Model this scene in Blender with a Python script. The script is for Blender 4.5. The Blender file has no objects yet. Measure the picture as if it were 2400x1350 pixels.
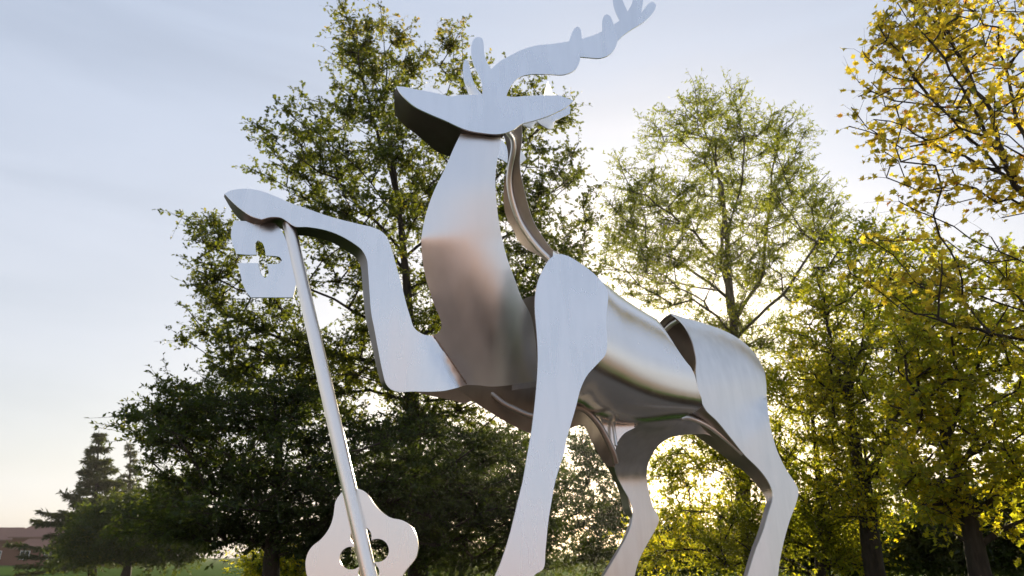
import bpy, math, random
import numpy as np
from mathutils import Vector
from mathutils.geometry import delaunay_2d_cdt

R = math.radians
S = bpy.context.scene
COL = S.collection
rng = np.random.default_rng(7)
random.seed(7)

# ------------------------------------------------------------------ camera
F = 1780.0                       # focal length in units of a 2400 px wide frame
PITCH = R(19.35)
CAM = np.array([0.0, 0.0, 1.6])
cp, sp = math.cos(PITCH), math.sin(PITCH)
cam_d = bpy.data.cameras.new('camera')
cam_d.sensor_width = 36.0
cam_d.lens = 36.0 * F / 2400.0
cam_d.clip_start = 0.05
cam_d.clip_end = 4000
cam_d.dof.use_dof = True
cam_d.dof.focus_distance = 6.3
cam_d.dof.aperture_fstop = 2.6
cam = bpy.data.objects.new('camera', cam_d)
COL.objects.link(cam)
cam.location = CAM
cam.rotation_euler = (math.pi / 2 + PITCH, 0, 0)
S.camera = cam

# ------------------------------------------------------------------ sky and sun
VEIL = 1.02
SUN_EL, SUN_AZ = R(13.0), R(10.5)          # azimuth measured from +Y towards +X
W = bpy.data.worlds.new('World')
S.world = W
W.use_nodes = True
wn, wl = W.node_tree.nodes, W.node_tree.links
wn.clear()
w_out = wn.new('ShaderNodeOutputWorld')
w_bg = wn.new('ShaderNodeBackground')
w_bg.inputs['Strength'].default_value = 0.10
w_sky = wn.new('ShaderNodeTexSky')
w_sky.sky_type = 'NISHITA'
w_sky.sun_disc = False
w_sky.sun_elevation = SUN_EL
w_sky.sun_rotation = SUN_AZ
w_sky.altitude = 60
w_sky.air_density = 1.0
w_sky.dust_density = 2.6
w_sky.ozone_density = 1.6
# thin high cloud veil, the same all round the sky
w_tc = wn.new('ShaderNodeTexCoord')
w_map = wn.new('ShaderNodeMapping')
w_map.inputs['Scale'].default_value = (1.0, 1.3, 6.5)
w_map.inputs['Rotation'].default_value = (0.06, 0.05, 0.0)
w_noise = wn.new('ShaderNodeTexNoise')
w_noise.inputs['Scale'].default_value = 1.7
w_noise.inputs['Detail'].default_value = 5.0
w_noise.inputs['Roughness'].default_value = 0.5
w_noise.inputs['Distortion'].default_value = 0.5
w_ramp = wn.new('ShaderNodeMapRange')
w_ramp.inputs['From Min'].default_value = 0.42
w_ramp.inputs['From Max'].default_value = 0.78
w_ramp.inputs['To Min'].default_value = 0.76
w_ramp.inputs['To Max'].default_value = 0.87
w_ramp.clamp = True
# pale haze that whitens towards the horizon on every side
w_sep = wn.new('ShaderNodeSeparateXYZ')
w_veil = wn.new('ShaderNodeValToRGB')
_e = w_veil.color_ramp.elements
for _p, _c in [(0.0, (3.7, 3.62, 3.58)), (0.08, (3.85, 3.85, 3.92)), (0.24, (3.40, 3.52, 3.86)), (0.45, (2.92, 3.18, 3.75)), (0.65, (2.76, 3.12, 3.85)), (1.0, (2.5, 3.0, 3.85))]:
    _n = _e[0] if _p == 0.0 else (_e[-1] if _p == 1.0 else _e.new(_p))
    _n.position = _p; _n.color = (_c[0] * VEIL, _c[1] * VEIL, _c[2] * VEIL, 1)
w_mix = wn.new('ShaderNodeMix'); w_mix.data_type = 'RGBA'
wl.new(w_tc.outputs['Generated'], w_sep.inputs['Vector'])
wl.new(w_sep.outputs['Z'], w_veil.inputs['Fac'])
wl.new(w_tc.outputs['Generated'], w_map.inputs['Vector'])
wl.new(w_map.outputs['Vector'], w_noise.inputs['Vector'])
wl.new(w_noise.outputs['Fac'], w_ramp.inputs['Value'])
wl.new(w_ramp.outputs['Result'], w_mix.inputs['Factor'])
wl.new(w_sky.outputs['Color'], w_mix.inputs['A'])
w_cl = wn.new('ShaderNodeMapRange')
w_cl.inputs['From Min'].default_value = 0.35; w_cl.inputs['From Max'].default_value = 0.72
w_cl.inputs['To Min'].default_value = 0.965; w_cl.inputs['To Max'].default_value = 1.13
w_vm = wn.new('ShaderNodeVectorMath'); w_vm.operation = 'SCALE'
wl.new(w_noise.outputs['Fac'], w_cl.inputs['Value'])
wl.new(w_veil.outputs['Color'], w_vm.inputs[0]); wl.new(w_cl.outputs['Result'], w_vm.inputs['Scale'])
wl.new(w_vm.outputs['Vector'], w_mix.inputs['B'])
wl.new(w_mix.outputs['Result'], w_bg.inputs['Color'])
wl.new(w_bg.outputs['Background'], w_out.inputs['Surface'])

sun_d = bpy.data.lights.new('sun', 'SUN')
sun_d.energy = 5.0
sun_d.angle = R(0.5)
sun_d.color = (1.0, 0.84, 0.60)
sun = bpy.data.objects.new('sun', sun_d)
COL.objects.link(sun)
to_sun = Vector((math.sin(SUN_AZ) * math.cos(SUN_EL), math.cos(SUN_AZ) * math.cos(SUN_EL), math.sin(SUN_EL)))
sun.rotation_euler = to_sun.to_track_quat('Z', 'Y').to_euler()
sun.location = (3, 20, 30)

vs = S.view_settings
vs.view_transform = 'Standard'
vs.look = 'None'
vs.gamma = 1.0
vs.exposure = 1.0
vs.use_curve_mapping = False
try:
    S.cycles.max_bounces = 10
    S.cycles.glossy_bounces = 6
    S.cycles.transmission_bounces = 6
    S.cycles.sample_clamp_indirect = 8.0
    S.cycles.use_denoising = True
except Exception:
    pass

# ------------------------------------------------------------------ helpers
def P(px, py, Y):
    """point of the place seen at (px, py) of the photograph, at horizontal distance Y"""
    px = np.asarray(px, float); py = np.asarray(py, float); Y = np.asarray(Y, float)
    u = (px - 1200) / F; v = (675 - py) / F
    ry = cp - v * sp; rz = sp + v * cp
    t = Y / ry
    return np.stack([CAM[0] + u * t, CAM[1] + Y + 0 * u, CAM[2] + rz * t], -1)

def thing(name, label, cat, loc=(0, 0, 0), group=None):
    o = bpy.data.objects.new(name, None)
    COL.objects.link(o)
    o.empty_display_size = 0.3
    o.location = loc
    o['label'] = label; o['category'] = cat
    if group: o['group'] = group
    return o

def link(name, me, mat=None, parent=None):
    o = bpy.data.objects.new(name, me)
    COL.objects.link(o)
    if mat is not None and not me.materials:
        for m in (mat if isinstance(mat, (list, tuple)) else [mat]):
            me.materials.append(m)
    if parent is not None:
        o.parent = parent
        q = parent
        off = Vector((0, 0, 0))
        while q is not None:
            off += Vector(q.location); q = q.parent
        o.location = -off          # meshes are given in world coordinates
    return o

def mesh_np(name, parts, smooth=False):
    """parts: list of (verts Nx3, faces MxK, material index, tint N or None)"""
    nv = 0; V = []; L = []; T = []; MI = []; TI = []; hast = any(p[3] is not None for p in parts)
    for v, f, mi, ti in parts:
        f = np.asarray(f, np.int64)
        if len(f) == 0: continue
        V.append(np.asarray(v, np.float32)); L.append((f + nv).ravel()); T.append(np.full(len(f), f.shape[1]))
        MI.append(np.full(len(f), mi))
        if hast: TI.append(np.full(len(v), 0.5) if ti is None else ti)
        nv += len(v)
    V = np.concatenate(V); L = np.concatenate(L).astype(np.int32); T = np.concatenate(T).astype(np.int32)
    me = bpy.data.meshes.new(name)
    me.vertices.add(len(V)); me.vertices.foreach_set('co', V.ravel())
    me.loops.add(len(L)); me.loops.foreach_set('vertex_index', L)
    me.polygons.add(len(T))
    st = np.zeros(len(T), np.int32); st[1:] = np.cumsum(T)[:-1]
    me.polygons.foreach_set('loop_start', st)
    me.polygons.foreach_set('loop_total', T)
    me.polygons.foreach_set('material_index', np.concatenate(MI).astype(np.int32))
    me.polygons.foreach_set('use_smooth', np.full(len(T), smooth))
    if hast:
        a = me.attributes.new('tint', 'FLOAT', 'POINT')
        a.data.foreach_set('value', np.concatenate(TI).astype(np.float32))
    me.update(calc_edges=True)
    return me

def norm(a):
    return a / np.maximum(np.linalg.norm(a, axis=-1, keepdims=True), 1e-9)

def box_vf(x0, x1, y0, y1, z0, z1):
    v = np.array([[x0, y0, z0], [x1, y0, z0], [x1, y1, z0], [x0, y1, z0], [x0, y0, z1], [x1, y0, z1], [x1, y1, z1], [x0, y1, z1]], float)
    f = np.array([[0, 3, 2, 1], [4, 5, 6, 7], [0, 1, 5, 4], [1, 2, 6, 5], [2, 3, 7, 6], [3, 0, 4, 7]])
    return v, f

def box(name, x0, x1, y0, y1, z0, z1, mat, parent=None, bevel=0):
    v, f = box_vf(x0, x1, y0, y1, z0, z1)
    o = link(name, mesh_np(name, [(v, f, 0, None)]), mat, parent)
    if bevel:
        b = o.modifiers.new('bevel', 'BEVEL'); b.width = bevel; b.segments = 2
    return o

# ------------------------------------------------------------------ materials
def mat(name):
    m = bpy.data.materials.new(name)
    m.use_nodes = True
    nt = m.node_tree
    b = nt.nodes['Principled BSDF']
    return m, nt.nodes, nt.links, b

def tex_noise(n, l, scale, detail=4, rough=0.55, stretch=None, coord='Object'):
    tc = n.new('ShaderNodeTexCoord')
    t = n.new('ShaderNodeTexNoise')
    t.inputs['Scale'].default_value = scale; t.inputs['Detail'].default_value = detail; t.inputs['Roughness'].default_value = rough
    if stretch:
        mp = n.new('ShaderNodeMapping'); mp.inputs['Scale'].default_value = stretch
        l.new(tc.outputs[coord], mp.inputs['Vector']); l.new(mp.outputs['Vector'], t.inputs['Vector'])
    else:
        l.new(tc.outputs[coord], t.inputs['Vector'])
    return t

def ramp(n, stops):
    r = n.new('ShaderNodeValToRGB')
    e = r.color_ramp.elements
    while len(e) < len(stops): e.new(0.5)
    for k, (p, c) in enumerate(stops):
        e[k].position = p; e[k].color = tuple(c) + (1,)
    return r

def simple(name, c0, c1, scale=6, rough=0.85, bump=0.0, stretch=None, detail=5, spec=0.3):
    m, n, l, b = mat(name)
    t = tex_noise(n, l, scale, detail, 0.6, stretch)
    r = ramp(n, [(0.3, c0), (0.7, c1)])
    l.new(t.outputs['Fac'], r.inputs['Fac']); l.new(r.outputs['Color'], b.inputs['Base Color'])
    b.inputs['Roughness'].default_value = rough
    b.inputs['Specular IOR Level'].default_value = spec
    if bump:
        bp = n.new('ShaderNodeBump'); bp.inputs['Strength'].default_value = bump; bp.inputs['Distance'].default_value = 0.05
        l.new(t.outputs['Fac'], bp.inputs['Height']); l.new(bp.outputs['Normal'], b.inputs['Normal'])
    return m

def steel(name, base, r0, r1, stain=0.0, wave=0.0035):
    m, n, l, b = mat(name)
    b.inputs['Metallic'].default_value = 1.0
    t = tex_noise(n, l, 1.6, 3, 0.5)
    s = tex_noise(n, l, 3.0, 2, 0.5, (5, 5, 0.5))          # faint vertical water marks
    mx = n.new('ShaderNodeMix'); mx.data_type = 'FLOAT'; mx.inputs['Factor'].default_value = 0.4
    l.new(t.outputs['Fac'], mx.inputs['A']); l.new(s.outputs['Fac'], mx.inputs['B'])
    rr = n.new('ShaderNodeMapRange'); rr.inputs['From Min'].default_value = 0.3; rr.inputs['From Max'].default_value = 0.7
    rr.inputs['To Min'].default_value = r0; rr.inputs['To Max'].default_value = r1
    l.new(mx.outputs['Result'], rr.inputs['Value']); l.new(rr.outputs['Result'], b.inputs['Roughness'])
    lo = tuple(c * (1 - stain) for c in base)
    cr = ramp(n, [(0.36, lo), (0.62, base)])
    l.new(mx.outputs['Result'], cr.inputs['Fac']); l.new(cr.outputs['Color'], b.inputs['Base Color'])
    w = tex_noise(n, l, 0.8, 0, 0.4)
    bp = n.new('ShaderNodeBump'); bp.inputs['Strength'].default_value = 1.0; bp.inputs['Distance'].default_value = wave
    l.new(w.outputs['Fac'], bp.inputs['Height'])
    l.new(bp.outputs['Normal'], b.inputs['Normal'])
    return m

STEEL = steel('satin_stainless_steel', (0.86, 0.88, 0.915), 0.20, 0.35, 0.10)
STEEL_SOFT = steel('soft_satin_steel', (0.845, 0.86, 0.89), 0.30, 0.39, 0.06)
STEEL_KEY = steel('warm_satin_steel', (0.94, 0.885, 0.83), 0.24, 0.34, 0.06)
STEEL_STAINED = steel('weathered_stainless_steel', (0.84, 0.835, 0.825), 0.28, 0.44, 0.18)
STEEL_BARREL = steel('rolled_stainless_steel', (0.85, 0.84, 0.83), 0.20, 0.29, 0.07)
STEEL_TUBE = steel('polished_steel_tube', (0.82, 0.80, 0.775), 0.26, 0.34, 0.06, 0.002)
STEEL_INNER = steel('shade_toned_inner_steel', (0.42, 0.37, 0.335), 0.30, 0.42, 0.2)  # same steel, with the shade of inner faces put into its colour

STEEL_DARK = steel('shade_darkened_steel', (0.13, 0.115, 0.105), 0.32, 0.45, 0.2)  # near-black copy of the steel: underside shade painted into the base colour

def leaf_mat(name, stops, trans=1.0, tmul=(2.8, 2.35, 0.65), mixf=0.5):
    m, n, l, b = mat(name)
    at = n.new('ShaderNodeAttribute'); at.attribute_name = 'tint'
    r = ramp(n, stops)
    l.new(at.outputs['Fac'], r.inputs['Fac'])
    l.new(r.outputs['Color'], b.inputs['Base Color'])
    b.inputs['Roughness'].default_value = 0.5
    b.inputs['Specular IOR Level'].default_value = 0.35
    mu = n.new('ShaderNodeMix'); mu.data_type = 'RGBA'; mu.blend_type = 'MULTIPLY'; mu.inputs['Factor'].default_value = 1.0
    mu.inputs['B'].default_value = tuple(c * trans for c in tmul) + (1,)
    l.new(r.outputs['Color'], mu.inputs['A'])
    tr = n.new('ShaderNodeBsdfTranslucent')
    l.new(mu.outputs['Result'], tr.inputs['Color'])
    ms = n.new('ShaderNodeMixShader'); ms.inputs['Fac'].default_value = mixf
    l.new(b.outputs['BSDF'], ms.inputs[1]); l.new(tr.outputs['BSDF'], ms.inputs[2])
    l.new(ms.outputs['Shader'], n['Material Output'].inputs['Surface'])
    return m

LEAF_OAK = leaf_mat('oak_leaf', [(0.0, (0.026, 0.042, 0.012)), (0.55, (0.056, 0.074, 0.016)), (0.85, (0.11, 0.105, 0.02)), (1.0, (0.12, 0.08, 0.028))], 1.5)
LEAF_DARK = leaf_mat('evergreen_leaf', [(0.0, (0.018, 0.032, 0.012)), (0.6, (0.035, 0.055, 0.016)), (0.85, (0.07, 0.08, 0.018)), (1.0, (0.20, 0.165, 0.02))], 1.2)  # yellow end of the ramp paints leaves caught by the sun
LEAF_ASH = leaf_mat('airy_green_leaf', [(0.0, (0.040, 0.055, 0.014)), (0.6, (0.078, 0.095, 0.018)), (1.0, (0.15, 0.14, 0.028))], 2.2, (2.7, 2.4, 0.65), 0.60)
LEAF_MAPLE = leaf_mat('yellow_maple_leaf', [(0.0, (0.06, 0.075, 0.015)), (0.3, (0.16, 0.14, 0.02)), (0.55, (0.46, 0.36, 0.035)), (0.9, (0.48, 0.36, 0.035)), (1.0, (0.30, 0.14, 0.03))], 1.0, (2.0, 2.0, 1.3), 0.68)
LEAF_LIME = leaf_mat('yellow_green_leaf', [(0.0, (0.035, 0.046, 0.012)), (0.45, (0.075, 0.082, 0.016)), (0.8, (0.18, 0.15, 0.02)), (1.0, (0.32, 0.26, 0.025))], 3.0, (2.5, 2.3, 0.5), 0.70)
LEAF_CEDAR = leaf_mat('conifer_needle', [(0.0, (0.022, 0.036, 0.016)), (0.7, (0.045, 0.06, 0.022)), (1.0, (0.09, 0.085, 0.03))], 0.7)
BARK = simple('bark', (0.022, 0.018, 0.013), (0.052, 0.042, 0.031), 14, 0.9, 0.6, (1, 1, 0.25))
BARK_PALE = simple('greenish_bark', (0.07, 0.062, 0.042), (0.15, 0.13, 0.085), 12, 0.9, 0.5, (1, 1, 0.3))

# ================================================================== setting
GRASS = simple('lawn_grass', (0.034, 0.062, 0.014), (0.066, 0.115, 0.025), 1.6, 1.0, 0.4, None, 8, 0.0)
PAVING = simple('paving', (0.22, 0.145, 0.10), (0.32, 0.215, 0.15), 3.5, 0.9, 0.1, None, 8, 0.1)

def disc(name, r, z, m, n=72, cx=0, cy=0):
    a = np.linspace(0, 2 * np.pi, n, endpoint=False)
    v = np.stack([cx + r * np.cos(a), cy + r * np.sin(a), np.full(n, z)], 1)
    o = link(name, mesh_np(name, [(v, np.arange(n)[None, :], 0, None)]), m)
    o['kind'] = 'structure'
    return o

disc('lawn', 420, 0.0, GRASS)
v, f = box_vf(-100, 100, -75, -3.0, -0.2, 0.008)
o = link('forecourt', mesh_np('forecourt', [(v, f, 0, None)]), PAVING); o['kind'] = 'structure'
v, f = box_vf(-14, 1.3, -2.996, 9.0, -0.2, 0.008)
o = link('path', mesh_np('path', [(v, f, 0, None)]), PAVING); o['kind'] = 'structure'
SOIL = simple('dark_bark_mulch', (0.026, 0.017, 0.011), (0.060, 0.040, 0.026), 9, 1.0, 0.5, None, 8, 0.0)
v, f = box_vf(1.304, 10, -2.996, 10.0, -0.2, 0.012)
o = link('planting_bed', mesh_np('planting_bed', [(v, f, 0, None)]), SOIL); o['kind'] = 'structure'

# ================================================================== sculpture helpers
class Plane:
    """upright sheet through the point seen at (px,py) at distance Y; yaw turns its right end away, tilt leans its top back"""
    def __init__(s, px, py, Y, yaw=0.0, tilt=0.0):
        s.p0 = P(px, py, Y)
        a, t = R(yaw), R(tilt)
        s.n = np.array([math.sin(a) * math.cos(t), -math.cos(a) * math.cos(t), math.sin(t)])
    def __call__(s, px, py):
        px = np.asarray(px, float); py = np.asarray(py, float)
        d = P(px, py, 1.0) - CAM
        t = ((s.p0 - CAM) @ s.n) / (d @ s.n)
        return t                      # d has unit forward distance, so t is Y

def spline(pts, closed=True, step=7.0):
    """Catmull-Rom outline; a third element 1 marks a sharp corner"""
    p = [np.array(q[:2], float) for q in pts]; c = [len(q) > 2 and q[2] == 1 for q in pts]
    n = len(p); out = []
    rngn = range(n) if closed else range(n - 1)
    for i in rngn:
        j = (i + 1) % n
        a, b = p[i], p[j]
        pre = a if (c[i] or (not closed and i == 0)) else p[i - 1]
        post = b if (c[j] or (not closed and j == n - 1)) else p[(j + 1) % n]
        L = np.linalg.norm(b - a)
        k = max(1, int(round(L / step)))
        d0, d1, d2 = max(np.linalg.norm(a - pre), 1e-6) ** .5, max(L, 1e-6) ** .5, max(np.linalg.norm(post - b), 1e-6) ** .5
        m1 = (b - a) if (pre is a) else ((a - pre) / d0 - (b - pre) / (d0 + d1) + (b - a) / d1) * d1
        m2 = (b - a) if (post is b) else ((b - a) / d1 - (post - a) / (d1 + d2) + (post - b) / d2) * d1
        for q in range(k):
            t = q / k
            out.append((2*t**3 - 3*t*t + 1) * a + (t**3 - 2*t*t + t) * m1 + (-2*t**3 + 3*t*t) * b + (t**3 - t*t) * m2)
    if not closed: out.append(p[-1])
    return np.array(out)

def inside(poly, x, y):
    x = np.asarray(x, float); y = np.asarray(y, float)
    r = np.zeros(x.shape, bool)
    x0, y0 = poly[:, 0], poly[:, 1]; x1, y1 = np.roll(x0, -1), np.roll(y0, -1)
    for a, b, c, d in zip(x0, y0, x1, y1):
        if b == d: continue
        r ^= ((b > y) != (d > y)) & (x < (c - a) * (y - b) / (d - b) + a)
    return r

def dist_poly(poly, x, y, closed=True):
    q = np.stack([np.asarray(x, float), np.asarray(y, float)], -1)
    A = poly; B = np.roll(poly, -1, 0)
    if not closed: A, B = A[:-1], B[:-1]
    best = np.full(q.shape[:-1], 1e9)
    for a, b in zip(A, B):
        ab = b - a; L2 = ab @ ab
        if L2 < 1e-9: continue
        t = np.clip(((q - a) @ ab) / L2, 0, 1)
        best = np.minimum(best, np.linalg.norm(q - a - t[..., None] * ab, axis=-1))
    return best

def sheet(name, outline, field, material, parent, holes=(), grid=0, thick=0.012, pre=False):
    o = outline if pre else spline(outline)
    loops = [np.asarray(o, float)] + [np.asarray(h, float) for h in holes]
    verts = []; edges = []; faces = []
    for lp in loops:
        b = len(verts); m = len(lp)
        verts += [Vector((float(x), float(y))) for x, y in lp]
        edges += [(b + i, b + (i + 1) % m) for i in range(m)]
        faces.append(list(range(b, b + m)))
    if grid:
        x0, y0 = loops[0].min(0); x1, y1 = loops[0].max(0)
        gx, gy = np.meshgrid(np.arange(x0 + grid / 2, x1, grid), np.arange(y0 + grid / 2, y1, grid))
        gx = gx.ravel(); gy = gy.ravel()
        k = inside(loops[0], gx, gy) & (dist_poly(loops[0], gx, gy) > grid * 0.4)
        for h in loops[1:]:
            k &= ~inside(h, gx, gy) & (dist_poly(h, gx, gy) > grid * 0.4)
        verts += [Vector((float(x), float(y))) for x, y in zip(gx[k], gy[k])]
    v2, e2, f2, _, _, _ = delaunay_2d_cdt(verts, edges, [], 2 if False else 1, 1e-5)
    v2 = np.array([tuple(q) for q in v2]); f2 = np.array([tuple(f) for f in f2 if len(f) == 3])
    c = v2[f2].mean(1)
    k = inside(loops[0], c[:, 0], c[:, 1])
    for h in loops[1:]:
        k &= ~inside(h, c[:, 0], c[:, 1])
    f2 = f2[k]
    p3 = P(v2[:, 0], v2[:, 1], field(v2[:, 0], v2[:, 1]))
    fn = np.cross(p3[f2[:, 1]] - p3[f2[:, 0]], p3[f2[:, 2]] - p3[f2[:, 0]])
    flip = (fn * (CAM - p3[f2].mean(1))).sum(1) < 0
    f2[flip] = f2[flip][:, ::-1]
    fn[flip] *= -1
    vn = np.zeros_like(p3)
    for i in range(3): np.add.at(vn, f2[:, i], fn)
    vn = norm(vn)
    back = p3 - vn * thick
    N = len(p3)
    ed = {}
    for t in f2:
        for i in range(3):
            ed.setdefault((min(t[i], t[(i + 1) % 3]), max(t[i], t[(i + 1) % 3])), []).append((t[i], t[(i + 1) % 3]))
    rim = np.array([q[0] for q in ed.values() if len(q) == 1])
    quads = np.stack([rim[:, 1], rim[:, 0], rim[:, 0] + N, rim[:, 1] + N], 1)
    me = mesh_np(name, [(np.concatenate([p3, back]), f2, 0, None)], True)
    me2 = mesh_np(name, [(np.concatenate([p3, back]), np.concatenate([f2, f2[:, ::-1] + N]), 0, None)], True)
    bpy.data.meshes.remove(me)
    # one mesh: front, back, rim
    V = np.concatenate([p3, back])
    allp = [(V, np.concatenate([f2, f2[:, ::-1] + N]), 0, None)]
    bpy.data.meshes.remove(me2)
    me = mesh_mixed(name, V, [np.concatenate([f2, f2[:, ::-1] + N]), quads])
    me.set_sharp_from_angle(angle=R(40))
    return link(name, me, material, parent)

def mesh_mixed(name, V, facesets, smooth=True):
    me = bpy.data.meshes.new(name)
    L = np.concatenate([f.ravel() for f in facesets]).astype(np.int32)
    T = np.concatenate([np.full(len(f), f.shape[1]) for f in facesets]).astype(np.int32)
    me.vertices.add(len(V)); me.vertices.foreach_set('co', np.asarray(V, np.float32).ravel())
    me.loops.add(len(L)); me.loops.foreach_set('vertex_index', L)
    me.polygons.add(len(T))
    st = np.zeros(len(T), np.int32); st[1:] = np.cumsum(T)[:-1]
    me.polygons.foreach_set('loop_start', st); me.polygons.foreach_set('loop_total', T)
    me.polygons.foreach_set('use_smooth', np.full(len(T), smooth))
    me.update(calc_edges=True)
    return me

AWAY_YAW = 25.0
E3 = np.array([-math.sin(R(AWAY_YAW)), math.cos(R(AWAY_YAW)), 0.0])   # from the near side of the stag to its far side

def ribbon(name, a, b, material, parent, rows=4, thick=0.008, bulge=None):
    """sheet between two 3-D polylines of equal length"""
    a = np.asarray(a); b = np.asarray(b); n = len(a)
    g = []
    for r in range(rows + 1):
        t = r / rows
        q = a * (1 - t) + b * t
        if bulge is not None: q = q + np.asarray(bulge) * (4 * t * (1 - t))
        g.append(q)
    g = np.array(g)
    du = np.gradient(g, axis=1); dv = np.gradient(g, axis=0)
    nn = norm(np.cross(du, dv))
    V = np.concatenate([g.reshape(-1, 3), (g + nn * thick).reshape(-1, 3)])
    N = n * (rows + 1)
    idx = np.arange(N).reshape(rows + 1, n)
    q = np.stack([idx[:-1, :-1], idx[:-1, 1:], idx[1:, 1:], idx[1:, :-1]], -1).reshape(-1, 4)
    loop = np.concatenate([idx[0, :], idx[1:, -1], idx[-1, -2::-1], idx[-2:0:-1, 0]])
    l2 = np.roll(loop, -1)
    rim = np.stack([l2, loop, loop + N, l2 + N], 1)
    me = mesh_mixed(name, V, [q, q[:, ::-1] + N, rim])
    me.set_sharp_from_angle(angle=R(40))
    return link(name, me, material, parent)

def tube_vf(pts, rad, k=12, caps=True):
    pts = np.asarray(pts, float); n = len(pts)
    rad = np.broadcast_to(np.asarray(rad, float), (n,))
    t = norm(np.gradient(pts, axis=0))
    ref = np.array([0.0, 0.0, 1.0]) if abs(t[0][2]) < 0.9 else np.array([1.0, 0.0, 0.0])
    u = norm(np.cross(t[0], ref)); us = []
    for i in range(n):
        u = norm(u - t[i] * (u @ t[i])); us.append(u)
    us = np.array(us); ws = np.cross(t, us)
    a = np.linspace(0, 2 * np.pi, k, endpoint=False)
    ring = pts[:, None] + rad[:, None, None] * (np.cos(a)[None, :, None] * us[:, None] + np.sin(a)[None, :, None] * ws[:, None])
    idx = np.arange(n * k).reshape(n, k)
    nx = np.roll(idx, -1, 1)
    q = np.stack([idx[:-1], nx[:-1], nx[1:], idx[1:]], -1).reshape(-1, 4)
    fs = [q]
    if caps:
        fs += [idx[0][None, ::-1], idx[-1][None, :]]
    return ring.reshape(-1, 3), fs

def tube(name, pts, rad, material, parent, k=14, sub=6):
    pts = np.asarray(pts, float)
    if sub > 1 and len(pts) > 2:
        out = []
        for i in range(len(pts) - 1):
            p0 = pts[max(i - 1, 0)]; p1 = pts[i]; p2 = pts[i + 1]; p3 = pts[min(i + 2, len(pts) - 1)]
            for q in range(sub):
                t = q / sub
                out.append(0.5 * (2 * p1 + (p2 - p0) * t + (2*p0 - 5*p1 + 4*p2 - p3) * t*t + (3*p1 - p0 - 3*p2 + p3) * t**3))
        out.append(pts[-1]); pts = np.array(out)
    V, fs = tube_vf(pts, rad, k)
    me = mesh_mixed(name, V, fs)
    me.set_sharp_from_angle(angle=R(50))
    return link(name, me, material, parent)

# ================================================================== the stag
stag_base = P(1330, 1450, 6.0)
PLINTH_Z = float(P(1190, 1452, 5.62)[2])
stag = thing('stag_sculpture', 'tall stag cut from bent stainless steel sheet, raising one foreleg over the key', 'sculpture',
             (0.9, 6.2, PLINTH_Z))

# ---- chest and neck: one bent sheet
KY = np.array([250, 310, 435, 560, 640, 700, 800, 900, 960], float)
KD = np.array([5.49, 5.485, 5.49, 5.545, 5.61, 5.675, 5.81, 5.975, 6.09])
_yy = np.linspace(230, 980, 200); _dd = np.interp(_yy, KY, KD)
for _ in range(60): _dd[1:-1] = (_dd[:-2] + 2 * _dd[1:-1] + _dd[2:]) / 4
def chest(px, py):
    xc = np.interp(py, [310, 560, 700, 900], [1128, 1088, 1118, 1165])
    hw = np.interp(py, [310, 560, 700, 900], [52, 100, 115, 110])
    q = np.clip((px - xc) / hw, -1.6, 1.6)
    return np.interp(py, _yy, _dd) + (px - 1120) * 0.0006 + 0.10 * np.interp(py, [310, 480, 650, 900], [0.25, 0.7, 1.15, 1.2]) * q * q
neck_out = [(1082.7, 307, 1), (1128, 313), (1175, 315, 1), (1173.4, 333), (1166, 372), (1161, 415), (1162, 451), (1168, 511), (1175, 550), (1187, 600),
            (1205, 650), (1223, 699), (1244, 739), (1254, 790), (1258, 835), (1260, 892, 1), (1227, 897), (1193, 903), (1153, 906), (1120, 903), (1095, 902, 1),
            (1075, 872), (1052, 838), (1030, 806), (1016, 786, 1), (1030, 777), (1035, 763), (1030, 743), (1017, 713), (1010, 690), (999, 657), (990, 607), (987.5, 564),
            (992, 529), (1001, 493), (1013, 458), (1024, 433), (1042, 397), (1063, 348)]
neck = sheet('neck_sheet', neck_out, chest, STEEL_SOFT, stag, grid=14)

leg_plane = Plane(960, 760, 5.84, 8, 1.2)
def smooth(t):
    t = np.clip(t, 0, 1); return t * t * (3 - 2 * t)
def raised(px, py):
    # flat leg blade that rolls into the chest sheet along the fold
    fx = np.interp(py, [760, 786, 902, 930], [1000, 1016, 1095, 1112])
    d = (fx - px)
    w = np.clip(1 - d / 28.0, 0, 1) ** 2
    lo = smooth((py - 680) / 260)
    flute = 0.022 * np.sin((px - 880) / 34.0) * lo * (1 - w)
    return (1 - w) * (leg_plane(px, py) + flute) + w * chest(px, py)
leg_up = [(907, 557), (895, 543), (874, 533), (845, 526), (804, 516), (762, 504), (720, 489), (679, 474.7), (646, 460), (613, 448), (584, 442.5), (555, 443.5), (538, 447.5), (526.5, 454, 1)]
leg_low = [(526.5, 454, 1), (542, 470.5), (563, 489), (588, 506), (612.8, 514, 1), (633.5, 508.7), (658, 510), (675, 520), (691.6, 530.7), (720.7, 532), (762, 539), (795, 551),
           (828.5, 570), (849, 586.7), (859.7, 607.5), (862.6, 632), (866, 682), (870, 732), (878, 773), (886.6, 820), (896, 868), (905, 900), (916, 912), (933, 918)]
leg_bot = [(970, 917.5), (1003, 918), (1040, 916), (1067, 910), (1095, 902, 1), (1075, 872), (1052, 838), (1030, 806), (1016, 786, 1), (1000, 786), (983, 779), (970, 767), (961.7, 743),
           (953, 715), (940.6, 665.6), (928, 620), (920, 591)]
leg_r = sheet('raised_foreleg', leg_low + leg_bot + leg_up[:-1], raised, STEEL, stag, grid=16)
ll = spline(leg_low[:-1], closed=False, step=9)
la = P(ll[:, 0], ll[:, 1], raised(ll[:, 0], ll[:, 1]) + 0.014)
wd = np.interp(np.arange(len(la)) / (len(la) - 1), [0, 0.08, 0.3, 0.62, 0.75, 1.0], [0.06, 0.20, 0.20, 0.20, 0.17, 0.10])
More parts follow.
